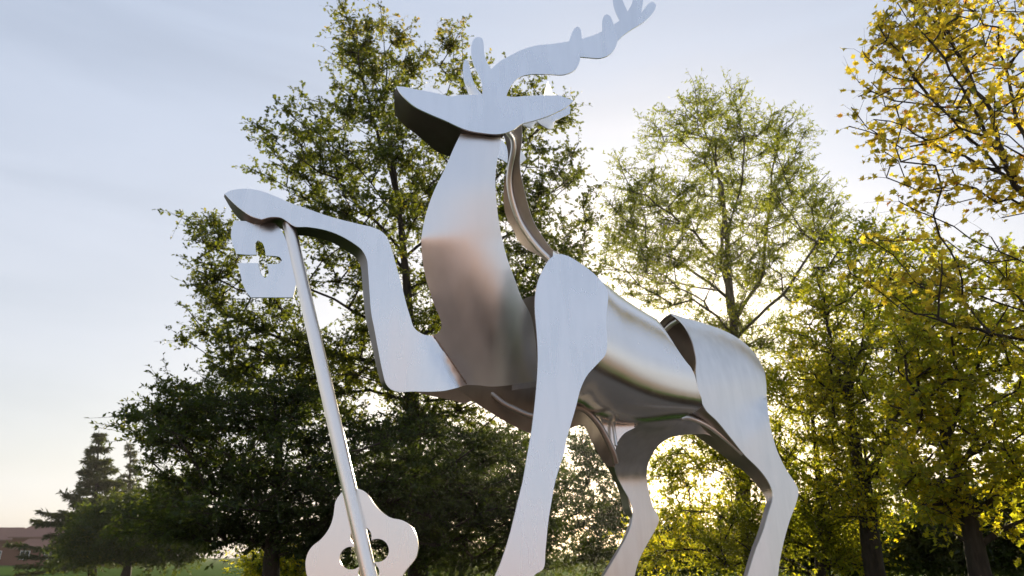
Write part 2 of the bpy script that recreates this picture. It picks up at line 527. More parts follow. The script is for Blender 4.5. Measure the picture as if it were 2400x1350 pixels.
ribbon('leg_flange', la, la + E3 * wd[:, None], STEEL_DARK, leg_r, 2)

# weld beads where the sheets are joined
def weld(pts, field, parent, r=0.006):
    c = spline(pts, closed=False, step=4)
    p = P(c[:, 0], c[:, 1], field(c[:, 0], c[:, 1]) - 0.002)
    p = p + rng.normal(0, 0.0012, p.shape)
    tube('weld_bead', p, r * (1 + 0.25 * rng.random(len(p))), STEEL_INNER, parent, 6, 1)
weld([(1017, 789), (1030, 806), (1052, 838), (1075, 872), (1094, 900)], chest, leg_r, 0.005)

# ---- near foreleg blade
fore_plane = Plane(1260, 900, 5.42, 14, 5.0)
fore_out = [(1308.6, 595.4), (1289, 606), (1274, 629), (1262, 656), (1254.7, 691), (1253.5, 726), (1256.5, 764), (1259.5, 806), (1260.4, 845), (1258.5, 887), (1255.4, 926), (1251, 968),
            (1245.5, 1010), (1239, 1049), (1233.5, 1080), (1225, 1128.6), (1212.5, 1179.5), (1205, 1212), (1191, 1266), (1173, 1320), (1160, 1350), (1146, 1385), (1136, 1428), (1134, 1452, 1),
            (1238, 1452, 1), (1240, 1400), (1244, 1368), (1252.5, 1348), (1271, 1336), (1276, 1326.5), (1278, 1295.6), (1280.4, 1270), (1285, 1223), (1292, 1179.5), (1301.5, 1128.6), (1311, 1096),
            (1323, 1059.7), (1327, 1034), (1336, 1001.6), (1350.5, 951), (1361, 911), (1376, 880), (1403, 850), (1418, 833), (1422.5, 818), (1423, 791), (1421, 760), (1422, 729.5), (1425.5, 699),
            (1422, 679), (1412.6, 662), (1389.5, 639), (1358.7, 616), (1331.7, 600.4)]
fore = sheet('foreleg', fore_out, fore_plane, STEEL, stag, thick=0.014)

# ---- barrel of the body: a rolled sheet tube, narrowing to the loin
nu, nv = 26, 28
top_f, bot_f = np.array([1296.0, 588.0]), np.array([1290.0, 945.0])
rim = spline([(1539.7, 748), (1555, 768), (1570.5, 791), (1590, 822), (1609, 849), (1624, 868), (1638, 918), (1647.6, 949), (1630, 964), (1605, 976), (1582, 984), (1555, 988)], closed=False, step=3)
rs = np.concatenate([[0], np.cumsum(np.linalg.norm(np.diff(rim, axis=0), axis=1))]); rs /= rs[-1]
topc = spline([(1296, 588), (1422, 668), (1451, 692), (1489.6, 718), (1520.5, 737), (1539.7, 748)], closed=False, step=3)
botc = spline([(1290, 945), (1362, 950), (1374, 961), (1405, 978), (1443, 991), (1489.6, 996), (1555, 988)], closed=False, step=3)
def along(c, t):
    s = np.concatenate([[0], np.cumsum(np.linalg.norm(np.diff(c, axis=0), axis=1))]); s /= s[-1]
    return np.stack([np.interp(t, s, c[:, 0]), np.interp(t, s, c[:, 1])], -1)
uu = np.linspace(0, 1, nu); th = np.linspace(0, np.pi, nv)
vv = (1 - np.cos(th)) / 2
T_, B_ = along(topc, uu), along(botc, uu)
Lf = top_f + (bot_f - top_f) * vv[:, None]
Rr = np.stack([np.interp(vv, rs, rim[:, 0]), np.interp(vv, rs, rim[:, 1])], -1)
G = np.zeros((nv, nu, 2))
for i in range(nv):
    for j in range(nu):
        v, u = vv[i], uu[j]
        G[i, j] = (1 - v) * T_[j] + v * B_[j] + (1 - u) * Lf[i] + u * Rr[i] - ((1 - u) * (1 - v) * T_[0] + u * (1 - v) * T_[-1] + (1 - u) * v * B_[0] + u * v * B_[-1])
Yc = (6.30 + 0.62 * uu)[None, :] + 0.17 * (vv[:, None] - 0.5)
Rad = (0.50 - 0.16 * uu)[None, :] * np.sin(th)[:, None]
front = P(G[..., 0], G[..., 1], Yc - Rad)
backs = P(G[..., 0], G[..., 1], Yc + Rad)[::-1]
shell = np.concatenate([front, backs[1:-1]], 0)
m_ = len(shell)
V1 = shell.reshape(-1, 3)
ctr = shell.mean(0, keepdims=True)
V2 = (shell + norm(ctr - shell) * 0.012).reshape(-1, 3)
ix = np.arange(m_ * nu).reshape(m_, nu); ixn = np.roll(ix, -1, 0)
q1 = np.stack([ix[:, :-1], ixn[:, :-1], ixn[:, 1:], ix[:, 1:]], -1).reshape(-1, 4)
N_ = m_ * nu
rim1 = np.stack([ix[:, -1], ixn[:, -1], ixn[:, -1] + N_, ix[:, -1] + N_], -1)
rim0 = np.stack([ixn[:, 0], ix[:, 0], ix[:, 0] + N_, ixn[:, 0] + N_], -1)
me = mesh_mixed('barrel', np.concatenate([V1, V2]), [q1, q1[:, ::-1] + N_, rim1, rim0])
me.set_sharp_from_angle(angle=R(50))
barrel = link('barrel', me, STEEL_BARREL, stag)

# ---- haunch and near hind leg
haunch_top = spline([(1572.5, 734), (1605, 745), (1651, 758), (1690, 772), (1721, 787), (1748, 806.5), (1767, 826), (1782, 849), (1792, 872), (1796, 899), (1797, 930)], closed=False, step=6)
hplane = Plane(1700, 1000, 6.75, 22, 4.5)
def haunch(px, py):
    d = dist_poly(haunch_top, px, py, closed=False)
    rr = np.interp(px, [1560, 1650, 1740, 1800], [130, 150, 130, 70])
    t = np.clip(1 - d / rr, 0, 1)
    a = np.interp(px, [1560, 1700, 1780, 1800], [0.42, 0.40, 0.24, 0.12])
    twist = 0.10 * smooth((py - 1000) / 250)
    return hplane(px, py) + a * (1 - np.sqrt(np.maximum(1 - t * t, 0))) + twist * np.clip((1800 - px) / 120, 0, 1) * 0.6
h_out = [(1572.5, 734, 1), (1605, 745), (1651, 758), (1690, 772), (1721, 787), (1748, 806.5), (1767, 826), (1782, 849), (1792, 872), (1796, 899), (1797, 930), (1801.7, 976), (1809, 1014.5), (1821, 1055),
         (1832, 1080), (1845, 1104), (1865, 1134), (1871.5, 1150), (1867, 1176), (1851.4, 1219), (1837, 1270), (1828, 1314), (1823.5, 1350), (1822, 1385), (1832, 1430), (1834, 1444, 1), (1728, 1444, 1), (1732, 1415), (1752, 1350), (1771.6, 1288),
         (1790, 1241), (1802.5, 1198), (1811.5, 1168.6), (1811, 1155), (1800.6, 1128.6), (1779, 1099.6), (1746, 1067), (1713.5, 1027), (1681, 987), (1655, 961.6), (1641, 932.6), (1633.6, 896), (1631, 870),
         (1632, 845), (1628, 822), (1620.6, 795), (1605, 764), (1588, 745)]
hind = sheet('hind_leg', h_out, haunch, STEEL_STAINED, stag, grid=13, thick=0.012)
# rump: the sheet carries on over the back and down the far side
ht = haunch_top[haunch_top[:, 0] < 1785]
A0 = P(ht[:, 0], ht[:, 1], haunch(ht[:, 0], ht[:, 1]) + 0.003)
nr = 9
ph = np.linspace(0, np.pi / 2, nr)
wv = np.interp(ht[:, 0], [1570, 1700, 1785], [0.62, 0.60, 0.42])
hv = np.interp(ht[:, 0], [1570, 1700, 1785], [0.75, 0.55, 0.40])
arch = np.stack([A0 + E3 * (wv * math.sin(a))[:, None] - np.array([0, 0, 1.0]) * (hv * (1 - math.cos(a)))[:, None] for a in ph])
n_ = arch.shape[1]
du = np.gradient(arch, axis=1); dv = np.gradient(arch, axis=0)
nn = norm(np.cross(du, dv))
ixr = np.arange(nr * n_).reshape(nr, n_)
qr = np.stack([ixr[:-1, :-1], ixr[:-1, 1:], ixr[1:, 1:], ixr[1:, :-1]], -1).reshape(-1, 4)
me = mesh_mixed('rump_sheet', np.concatenate([arch.reshape(-1, 3), (arch - nn * 0.012).reshape(-1, 3)]),
                [qr, qr[:, ::-1] + nr * n_, np.stack([ixr[1:, 0], ixr[:-1, 0], ixr[:-1, 0] + nr * n_, ixr[1:, 0] + nr * n_], -1)])
me.set_sharp_from_angle(angle=R(40))
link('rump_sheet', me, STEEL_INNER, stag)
# rib tube just inside the front edge of the rump
rt = np.array([arch[k, 3] - np.array([0, 0, 0.05]) for k in range(0, nr)])
tube('rib_tube', rt, 0.026, STEEL_TUBE, stag)
# flange down the inside edge of the near hind leg
fl = spline([(1641, 940), (1655, 961.6), (1681, 987), (1713.5, 1027), (1746, 1067), (1779, 1099.6), (1800.6, 1128.6), (1811, 1156), (1811.5, 1168.6), (1802.5, 1198), (1790, 1241), (1771.6, 1288), (1752, 1350)], closed=False, step=9)
fa = P(fl[:, 0], fl[:, 1], haunch(fl[:, 0], fl[:, 1]) + 0.014)
fw = np.interp(fl[:, 1], [930, 1000, 1060, 1150, 1175, 1350], [0.40, 0.42, 0.26, 0.13, 0.07, 0.05])
ribbon('hind_leg_flange', fa, fa + E3 * fw[:, None], STEEL_INNER, hind, 2)
tb = [P(1585, 988, 6.95), P(1612, 980, 6.9), P(1650, 993, 6.87), P(1690, 1020, 6.86), P(1742, 1064, 6.84)]
tube('rib_tube', tb, 0.024, STEEL_TUBE, stag)

# ---- far hind leg, its upper part curling under the belly towards the near leg
fplane = Plane(1490, 1180, 7.25, 22, 2.0)
def farleg(px, py):
    d = np.clip(1135 - py, 0, 150)
    under = -0.000028 * d * d
    near = smooth((px - 1535) / 160)
    return (fplane(px, py) + under) * (1 - near) + (6.93 + 0.0 * px) * near
f_out = [(1500, 985, 1), (1494, 996), (1463, 1016), (1445, 1041.5), (1439.4, 1070.5), (1443, 1107), (1457.6, 1139.5), (1474, 1168.6), (1483, 1197), (1483, 1214), (1477.5, 1237.5), (1463, 1270), (1437.6, 1313.8),
         (1416, 1350), (1398, 1385), (1392, 1432, 1), (1478, 1432, 1), (1481, 1390), (1488, 1348), (1499, 1310), (1517.5, 1274), (1536, 1241), (1544.7, 1219), (1541, 1206), (1530, 1186), (1523, 1161), (1517.5, 1132),
         (1516.7, 1099.6), (1524.7, 1074), (1543, 1045), (1568, 1027), (1597, 1020), (1626, 1018), (1660, 1019), (1692, 1040), (1717, 1058, 1), (1690, 1010), (1650, 985), (1608, 972), (1550, 970, 1)]
far = sheet('hind_leg', f_out, farleg, STEEL_STAINED, stag, grid=14, thick=0.012)
fe = spline([(1412, 1078), (1427, 1096), (1459, 1147), (1477.5, 1197), (1483, 1214), (1477.5, 1237.5), (1463, 1270), (1437.6, 1313.8), (1416, 1350)], closed=False, step=9)
fe[:, 0] += np.interp(fe[:, 1], [1078, 1197], [14, 0])
fb = P(fe[:, 0], fe[:, 1], farleg(fe[:, 0], fe[:, 1]) + 0.014)
few = np.interp(fe[:, 1], [1078, 1197, 1215, 1350], [0.10, 0.12, 0.05, 0.05])
ribbon('hind_leg_flange', fb, fb + E3 * few[:, None], STEEL_INNER, far, 2)

# ---- belly sheets between the legs
bplane = Plane(1300, 960, 6.75, 22, -16)
belly_out = [(1060, 880, 1), (1073, 908), (1107, 938), (1160, 973), (1207, 1000), (1243, 1015), (1290, 1016), (1336, 1005), (1352, 998), (1368, 998), (1387, 1034), (1412, 1078), (1427, 1094), (1441, 1092, 1), (1446, 1060), (1420, 1010), (1400, 960, 1),
             (1400, 900, 1), (1200, 860, 1)]
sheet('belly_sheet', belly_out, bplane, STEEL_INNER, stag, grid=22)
gplane = Plane(1470, 1010, 6.78, 10, 0)
sheet('gusset_plate', [(1405, 975, 1), (1500, 985, 1), (1494, 998), (1463, 1016), (1446, 1040), (1442, 1062, 1), (1425, 1025)], gplane, STEEL, stag)
tube('rib_tube', [P(1100, 890, 6.55), P(1133, 907, 6.53), P(1177, 943, 6.50), P(1210, 960, 6.48), P(1248, 975, 6.45), P(1300, 978, 6.45)], 0.026, STEEL_INNER, stag)
tube('rib_tube', [P(1320, 958, 6.55), P(1350, 955, 6.54), P(1374, 963, 6.54), P(1401, 991, 6.55), P(1420, 1024, 6.57), P(1438, 1062, 6.6), P(1444, 1086, 6.62)], 0.027, STEEL_INNER, stag)
tube('strut_tube', [P(1436, 985, 6.7), P(1440, 1015, 6.68), P(1444, 1045, 6.66)], 0.016, STEEL_TUBE, stag)
cplane = Plane(1060, 910, 6.45, 10, -25)
sheet('chest_underplate', [(950, 905, 1), (970, 917), (1020, 930), (1060, 938), (1090, 945), (1108, 938, 1), (1090, 895, 1)], cplane, STEEL_INNER, stag)
splane = Plane(1250, 800, 6.45, 20, -6)
sheet('shoulder_plate', [(1212, 690, 1), (1225, 704), (1233, 698), (1256, 693), (1300, 690, 1), (1300, 900, 1), (1200, 915, 1)], splane, STEEL_INNER, stag, grid=20)

# ---- far neck sheet with its rib, and the ragged mane plate behind it
nplane = Plane(1200, 450, 6.2, -20, -22)
def farneck(px, py):
    return nplane(px, py) + 0.0 * px
fn_out = [(1160, 300, 1), (1172, 312), (1180.5, 319), (1187.6, 344), (1190.4, 362), (1187.6, 397), (1181, 440), (1180.5, 475.6), (1187.6, 511), (1205, 543), (1212.5, 561), (1237, 586), (1262, 598), (1276.5, 611), (1300, 640, 1),
          (1330, 620, 1), (1310, 595), (1290.7, 582), (1273, 557), (1251.6, 522), (1237, 479), (1226.7, 436.5), (1219.6, 404.5), (1218, 369), (1222.4, 330), (1222, 294), (1215, 270, 1)]
fneck = sheet('nape_sheet', fn_out, farneck, STEEL_INNER, stag, grid=16)
tp = [(1188, 300), (1193, 312), (1202, 326), (1203.6, 351), (1195.5, 394), (1193.5, 429), (1200, 468.5), (1216, 515), (1237, 550), (1262, 582), (1287, 607), (1305, 625)]
tube('rib_tube', [P(x, y, farneck(x, y) - 0.035) for x, y in tp], 0.026, STEEL_TUBE, stag)
mplane = Plane(1200, 350, 6.62, 0, 0)
sheet('mane_plate', [(1166, 322, 1), (1180, 333, 1), (1190, 345, 1), (1205, 338, 1), (1221, 351, 1), (1227, 360, 1), (1234, 372, 1), (1226, 379, 1), (1218, 387, 1), (1204, 378, 1), (1188, 382, 1), (1178, 375, 1), (1166, 370, 1)], mplane, STEEL, stag)

# ---- head
hp = Plane(1130, 250, 5.45, 12, 4.0)
head_out = [(929.4, 202, 1), (948, 203.7), (971, 208.6), (1007, 215), (1042.5, 223), (1062, 226), (1072, 223), (1100, 222), (1131, 222), (1187, 225), (1202, 227), (1235, 224.5), (1284, 223), (1310, 223.5), (1329, 230), (1345, 235.5, 1),
            (1329, 250), (1306.5, 262), (1284, 272), (1254, 282), (1222, 291), (1205.5, 303), (1186, 311), (1163, 314.5), (1134, 312), (1108, 308), (1085, 301.5), (1042.5, 282), (1007, 267), (971, 249), (948, 229), (935, 213)]
head = sheet('head_plate', head_out, hp, STEEL, stag, thick=0.014)
jl = spline([(929.4, 202, 1), (935, 213), (948, 229), (971, 249), (1007, 267), (1042.5, 282), (1085, 301.5), (1108, 308), (1134, 312), (1163, 314.5), (1186, 311)], closed=False, step=8)
ja = P(jl[:, 0], jl[:, 1], hp(jl[:, 0], jl[:, 1]) + 0.016)
jw = np.interp(jl[:, 0], [929, 945, 1000, 1060, 1190], [0.06, 0.24, 0.30, 0.42, 0.42])
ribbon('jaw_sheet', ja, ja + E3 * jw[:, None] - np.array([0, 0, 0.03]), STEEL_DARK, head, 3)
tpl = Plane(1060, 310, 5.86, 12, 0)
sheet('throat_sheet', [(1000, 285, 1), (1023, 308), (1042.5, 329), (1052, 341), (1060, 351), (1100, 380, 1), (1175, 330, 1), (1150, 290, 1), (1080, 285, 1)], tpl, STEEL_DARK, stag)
ap = Plane(1160, 150, 5.505, 12, 4.0)
ant_out = [(1132, 236, 1), (1131, 222), (1130, 196), (1121, 173), (1109, 147), (1104.5, 117), (1107.5, 97), (1117, 87), (1129, 89), (1133.5, 101), (1134.5, 121), (1138, 138), (1151, 162, 1), (1173, 143), (1199, 128.5), (1225, 116), (1258, 106.5),
           (1297, 102.5), (1333.5, 97, 1), (1340, 79), (1346, 67), (1353.5, 61.5), (1360, 67), (1364, 91, 1), (1388, 83.5), (1412, 73, 1), (1412, 50), (1416, 36.5), (1422.5, 33), (1430, 37.5), (1438.6, 57, 1), (1453, 48, 1), (1443, 27), (1437.5, 6),
           (1437, -22), (1441, -34), (1449, -33), (1453, -20), (1459, 0), (1471, 27, 1), (1482, 6), (1486, -20), (1489, -42), (1497, -48), (1505, -38), (1507.5, 0), (1503, 30, 1), (1522, 7), (1531, 4), (1537.5, 11), (1534, 24), (1512, 49),
           (1479, 70), (1457, 86), (1447, 98), (1442, 112), (1430, 127), (1408, 136), (1381.5, 135), (1359.5, 133, 1), (1358.5, 144), (1348.5, 163), (1323, 174.5), (1284, 174), (1245, 174), (1222, 179), (1205.5, 191), (1193, 209), (1187, 225), (1186, 238, 1)]
sheet('antler', ant_out, ap, STEEL, stag, thick=0.012)
ap2 = Plane(1100, 190, 5.80, 12, 4.0)
sheet('antler', [(1101, 228, 1), (1096, 212), (1088, 189), (1085, 166), (1086.5, 146), (1090, 139), (1096, 143), (1101, 156), (1104.5, 176), (1115, 203), (1126, 217), (1140, 234, 1)], ap2, STEEL, stag)
ep = Plane(1280, 280, 5.78, 12, 2.0)
sheet('ear', [(1205, 285, 1), (1222, 291, 1), (1233, 296, 1), (1247, 300, 1), (1258, 284, 1), (1271, 294, 1), (1287, 303, 1), (1297, 301.5, 1), (1300, 284, 1), (1318, 275, 1), (1336, 267, 1), (1337, 250, 1), (1290, 240, 1), (1230, 262, 1)], ep, STEEL, stag)
# small tufts behind the crown of the head
sheet('ear', [(1270, 240, 1), (1279, 203, 1), (1284, 190, 1), (1291, 205, 1), (1294, 218, 1), (1308, 224, 1), (1312, 240, 1)], Plane(1285, 215, 5.95, 12, 0), STEEL, stag)

# ================================================================== the key under the raised hoof
key = thing('giant_key', 'tall steel key standing under the raised hoof, with cross and clover cut out', 'key', (-0.9, 5.1, PLINTH_Z))
k_top, k_bot = P(677, 524, 5.80), P(884, 1432, 5.33)
tube('shaft', [k_top, k_top * 0.5 + k_bot * 0.5, k_bot], [0.050, 0.0515, 0.053], STEEL_KEY, key, k=28, sub=1)
bit_out = [(548.5, 518, 1), (575, 518), (604.5, 521), (640, 522), (650, 528.6), (664.6, 549), (675, 578), (687.5, 632), (693.7, 665.6), (689, 686), (686, 697, 1), (588, 697, 1), (577.5, 684), (569, 665.6), (563, 640.7), (556.8, 616.6, 1),
           (604.5, 616.6, 1), (608.6, 632), (613, 645), (621, 651.5), (629, 645), (628.5, 630), (625, 618.5, 1), (646, 618.7), (656, 616.6), (661, 609.5), (656, 602.5), (642, 600), (623, 599, 1), (619, 578), (613, 567), (604.5, 563.5), (598.5, 570), (599, 586), (601, 597, 1),
           (580, 597), (554.7, 595, 1), (546, 574), (541, 549)]
sheet('bit', bit_out, Plane(620, 600, 5.79, -4, 2.5), STEEL, key, thick=0.016)
bow_out = [(826, 1143), (841, 1146), (853, 1151), (864, 1161), (875, 1178), (886, 1191.5), (903, 1206), (919.6, 1214.5), (940, 1218.5), (958.5, 1228), (971.5, 1244), (979, 1266.7), (980, 1285), (975, 1305.5), (966, 1319), (955, 1331.5), (943, 1350), (936, 1375),
           (934, 1402), (925, 1428), (906, 1446), (880, 1450), (856, 1440), (838, 1422), (820, 1408), (796, 1400), (768, 1396), (742, 1384), (726, 1366), (719.6, 1350), (716.5, 1331.5), (716, 1316.7), (721.5, 1296), (732.6, 1279.6), (751, 1265), (766, 1247), (776, 1228), (781.7, 1207),
           (783.5, 1192.6), (786, 1176), (793.7, 1163), (805, 1150)]
qc = np.array([854.0, 1299.0]); lobes = [((823, 1308), 27.0), ((884, 1290), 27.5), ((846, 1258), 25.0), ((864, 1341), 25.0)]
qa = np.linspace(0, 2 * np.pi, 96, endpoint=False); qr_ = np.zeros(96)
for c, r in lobes:
    for i, a in enumerate(qa):
        d = np.array([math.cos(a), math.sin(a)]); w = np.array(c) - qc; bq = d @ w; disc_ = bq * bq - w @ w + r * r
        if disc_ >= 0: qr_[i] = max(qr_[i], bq + math.sqrt(disc_))
qr_ = np.maximum(qr_, 20)
quatre = qc + np.stack([np.cos(qa), np.sin(qa)], 1) * qr_[:, None]
bowp = Plane(850, 1300, 5.40, -6, 5.5)
sheet('bow', bow_out, bowp, STEEL_KEY, key, holes=[quatre], thick=0.016)

# plinth that carries both
pl = thing('stone_plinth', 'low stone plinth under the hooves of the steel stag', 'plinth', (0.6, 6.0, 0))
STONE = simple('plinth_stone', (0.13, 0.108, 0.088), (0.20, 0.17, 0.14), 5, 0.85, 0.15)
for k in range(4):
    x0 = -1.75 + k * 1.25
    box('block', x0 + .004, x0 + 1.246, 4.75, 8.0, 0.004, PLINTH_Z - 0.12, STONE, pl, 0.012)
box('capping_slab', -1.83, 3.33, 4.67, 8.08, PLINTH_Z - 0.12, PLINTH_Z, STONE, pl, 0.015)

# ================================================================== trees
def grow(trunk, targets, limbs=(), zpen=1.2, jit=0.10, seglen=0.45, wlen=0.25, sag=0.0):
    """skeleton: trunk and given limbs, then one path from the nearest suitable node to every target"""
    pos = []; par = []; lid = []; plen = []
    def resample(c, step):
        c = np.asarray(c, float); d = np.concatenate([[0], np.cumsum(np.linalg.norm(np.diff(c, axis=0), axis=1))])
        k = max(2, int(d[-1] / step) + 1); t = np.linspace(0, d[-1], k)
        return np.stack([np.interp(t, d, c[:, i]) for i in range(3)], -1)
    tr = resample(trunk, seglen)
    tr[1:, :2] += np.cumsum(rng.normal(0, 0.02, (len(tr) - 1, 2)), 0) * 0.5
    for i, p in enumerate(tr):
        pos.append(p); par.append(i - 1); lid.append(-1); plen.append(0 if i == 0 else plen[-1] + seglen)
    nt = len(tr); nl = 0; ends = []
    for lb in limbs:
        lb = resample(lb, seglen * 0.8)
        A = np.array(pos)
        j = int(np.argmin(np.linalg.norm(A - lb[0], axis=1)))
        for p in lb:
            pos.append(p + rng.normal(0, 0.02, 3)); par.append(j); plen.append(plen[j] + seglen); lid.append(nl if lid[j] < 0 else lid[j])
            j = len(pos) - 1
        ends += [j, j - 1]
        nl += 1
    A = np.array(pos)
    targets = np.asarray(targets)
    d = np.min(np.linalg.norm(targets[:, None] - A[None], axis=2), axis=1)
    tips = []
    buf = np.zeros((len(pos) + len(targets) * 14, 3)); buf[:len(pos)] = A
    PL = np.zeros(len(buf)); PL[:len(pos)] = plen
    n = len(pos)
    low = 0.18 * nt
    for ti in np.argsort(d):
        t = targets[ti]
        dv = t - buf[:n]; D = np.linalg.norm(dv, axis=1)
        cost = D + zpen * np.maximum(0, 0.25 * D - dv[:, 2]) + wlen * PL[:n] * 0.3
        cost[:int(low)] += 6
        j = int(np.argmin(cost)); L = D[j]
        k = int(np.clip(round(L / seglen), 1, 12))
        p0 = buf[j].copy()
        bend = rng.normal(0, jit * L, 3); bend[2] = abs(bend[2]) * (0.8 if sag == 0 else -sag)
        l_here = lid[j]
        if l_here < 0:
            l_here = nl; nl += 1
        pj = j
        for q in range(1, k + 1):
            s = q / k
            p = p0 + (t - p0) * s + bend * math.sin(math.pi * s) + (rng.normal(0, 0.03 * min(L, 1.5), 3) if q < k else 0)
            buf[n] = p; PL[n] = PL[pj] + L / k; par.append(pj); lid.append(l_here)
            pj = n; n += 1
        tips.append(n - 1)
    return buf[:n], np.array(par), np.array(lid), nt, np.array(tips + ends)

RHOMB = (np.array([[0, 0, 0], [0.42, 0.24, 0.07], [1, 0, -0.04], [0.42, -0.24, 0.07]]), np.array([[0, 1, 2, 3]]))
SLIM = (np.array([[0, 0, 0], [0.45, 0.15, 0.05], [1, 0, -0.06], [0.45, -0.15, 0.05]]), np.array([[0, 1, 2, 3]]))
LOBED = (np.array([[0, 0, 0], [.28, .10, .02], [.36, .36, .08], [.52, .09, .02], [.70, .30, .06], [1, 0, -.08], [.70, -.30, .06], [.52, -.09, .02], [.36, -.36, .08], [.28, -.10, .02]]),
         np.array([[0, 1, 9, 9], [1, 2, 3, 3], [3, 4, 5, 5], [5, 6, 7, 7], [7, 8, 9, 9], [1, 3, 7, 9], [3, 5, 7, 7]]))
MAPLE = (np.array([[0, 0, 0], [-.02, .28, .08], [.20, .30, .06], [.30, .56, .20], [.42, .36, .03], [.66, .40, .05], [.62, .17, .01], [1, 0, -.22], [.62, -.17, .01], [.66, -.40, .05], [.42, -.36, .03], [.30, -.56, .16], [.20, -.30, .06], [-.02, -.28, .08]]),
         None)

def tri_fix(f):
    f = np.asarray(f); return f[f[:, 2] != f[:, 3]], f[f[:, 2] == f[:, 3]][:, :3]

def leaf_arrays(org, dr, size, shape, droop=0.0):
    N = len(org)
    T, Fc = shape
    d = norm(dr)
    up = norm(rng.normal(0, 0.55, (N, 3)) + np.array([0, 0, 0.9]))
    w = norm(np.cross(up, d)); nrm = np.cross(d, w)
    v = org[:, None] + size[:, None, None] * (T[None, :, 0:1] * d[:, None] + T[None, :, 1:2] * w[:, None] + T[None, :, 2:3] * nrm[:, None])
    off = (np.arange(N) * len(T))[:, None, None]
    out = []
    if Fc is None:
        out.append((np.arange(len(T))[None, None] + off).reshape(-1, len(T)))
    else:
        q, t = tri_fix(Fc)
        if len(q): out.append((q[None] + off).reshape(-1, 4))
        if len(t): out.append((t[None] + off).reshape(-1, 3))
    return v.reshape(-1, 3), out

def seg_tubes(a, b, ra, rb, k=5):
    """tapered tube pieces"""
    n = len(a)
    d = norm(b - a)
    ref = np.where(np.abs(d[:, 2:3]) < 0.9, np.array([[0, 0, 1.0]]), np.array([[1.0, 0, 0]]))
    u = norm(np.cross(d, ref)); w = np.cross(d, u)
    an = np.linspace(0, 2 * np.pi, k, endpoint=False)
    c = np.cos(an)[None, :, None] * u[:, None] + np.sin(an)[None, :, None] * w[:, None]
    V = np.concatenate([a[:, None] + c * ra[:, None, None], (b + d * 0.25 * rb[:, None])[:, None] + c * rb[:, None, None]], 1).reshape(-1, 3)
    i = np.arange(k); j = (i + 1) % k
    q = np.stack([i, j, j + k, i + k], -1)
    Fq = (q[None] + (np.arange(n) * 2 * k)[:, None, None]).reshape(-1, 4)
    return V, Fq

def in_crown(polys, n, Dc, depth, thin=1.1, inset=0.45, gaps=()):
    """points of the crown's volume: outline as seen from the path, thick in the middle and thin at the rim"""
    pts = []
    tot = 0
    polys = [(np.array(p[0], float), p[1]) for p in polys]
    areas = np.array([abs(0.5 * np.sum(p[:, 0] * np.roll(p[:, 1], -1) - p[:, 1] * np.roll(p[:, 0], -1))) * w for p, w in polys])
    cnt = np.round(n * areas / areas.sum()).astype(int)
    res = []
    for (p, w), c in zip(polys, cnt):
        lo, hi = p.min(0), p.max(0); got = np.zeros((0, 2))
        cand = rng.uniform(lo, hi, (c * 45, 2))
        cand = cand[inside(p, cand[:, 0], cand[:, 1])]
        cand = cand[rng.random(len(cand)) < np.clip(dist_poly(p, cand[:, 0], cand[:, 1]) * Dc / 1896.0 / inset, 0.07, 1)]
        for gx, gy, gr in gaps:
            cand = cand[np.hypot(cand[:, 0] - gx, cand[:, 1] - gy) > gr]
        rad = 0.62 * math.sqrt(abs(0.5 * np.sum(p[:, 0] * np.roll(p[:, 1], -1) - p[:, 1] * np.roll(p[:, 0], -1))) / max(c, 1))
        keep = []
        for q in cand:
            if len(keep) >= c: break
            if keep:
                kk = np.array(keep)
                if np.min(np.hypot(*(kk - q).T)) < rad * rng.uniform(0.5, 1.0): continue
            keep.append(q)
        keep = np.array(keep)
        bd = dist_poly(p, keep[:, 0], keep[:, 1]) * Dc / 1896.0
        half = np.minimum(depth, thin * bd + 0.25)
        Y = Dc + rng.uniform(-1, 1, len(keep)) * half
        res.append(P(keep[:, 0], keep[:, 1], Y))
    return np.concatenate(res)

def smooth_noise(p, scale, seed):
    r = np.random.default_rng(seed)
    v = np.zeros(len(p))
    for _ in range(6):
        k = r.normal(0, 1, 3) / scale; ph = r.uniform(0, 6.28)
        v += np.sin(p @ k + ph)
    return v / 6

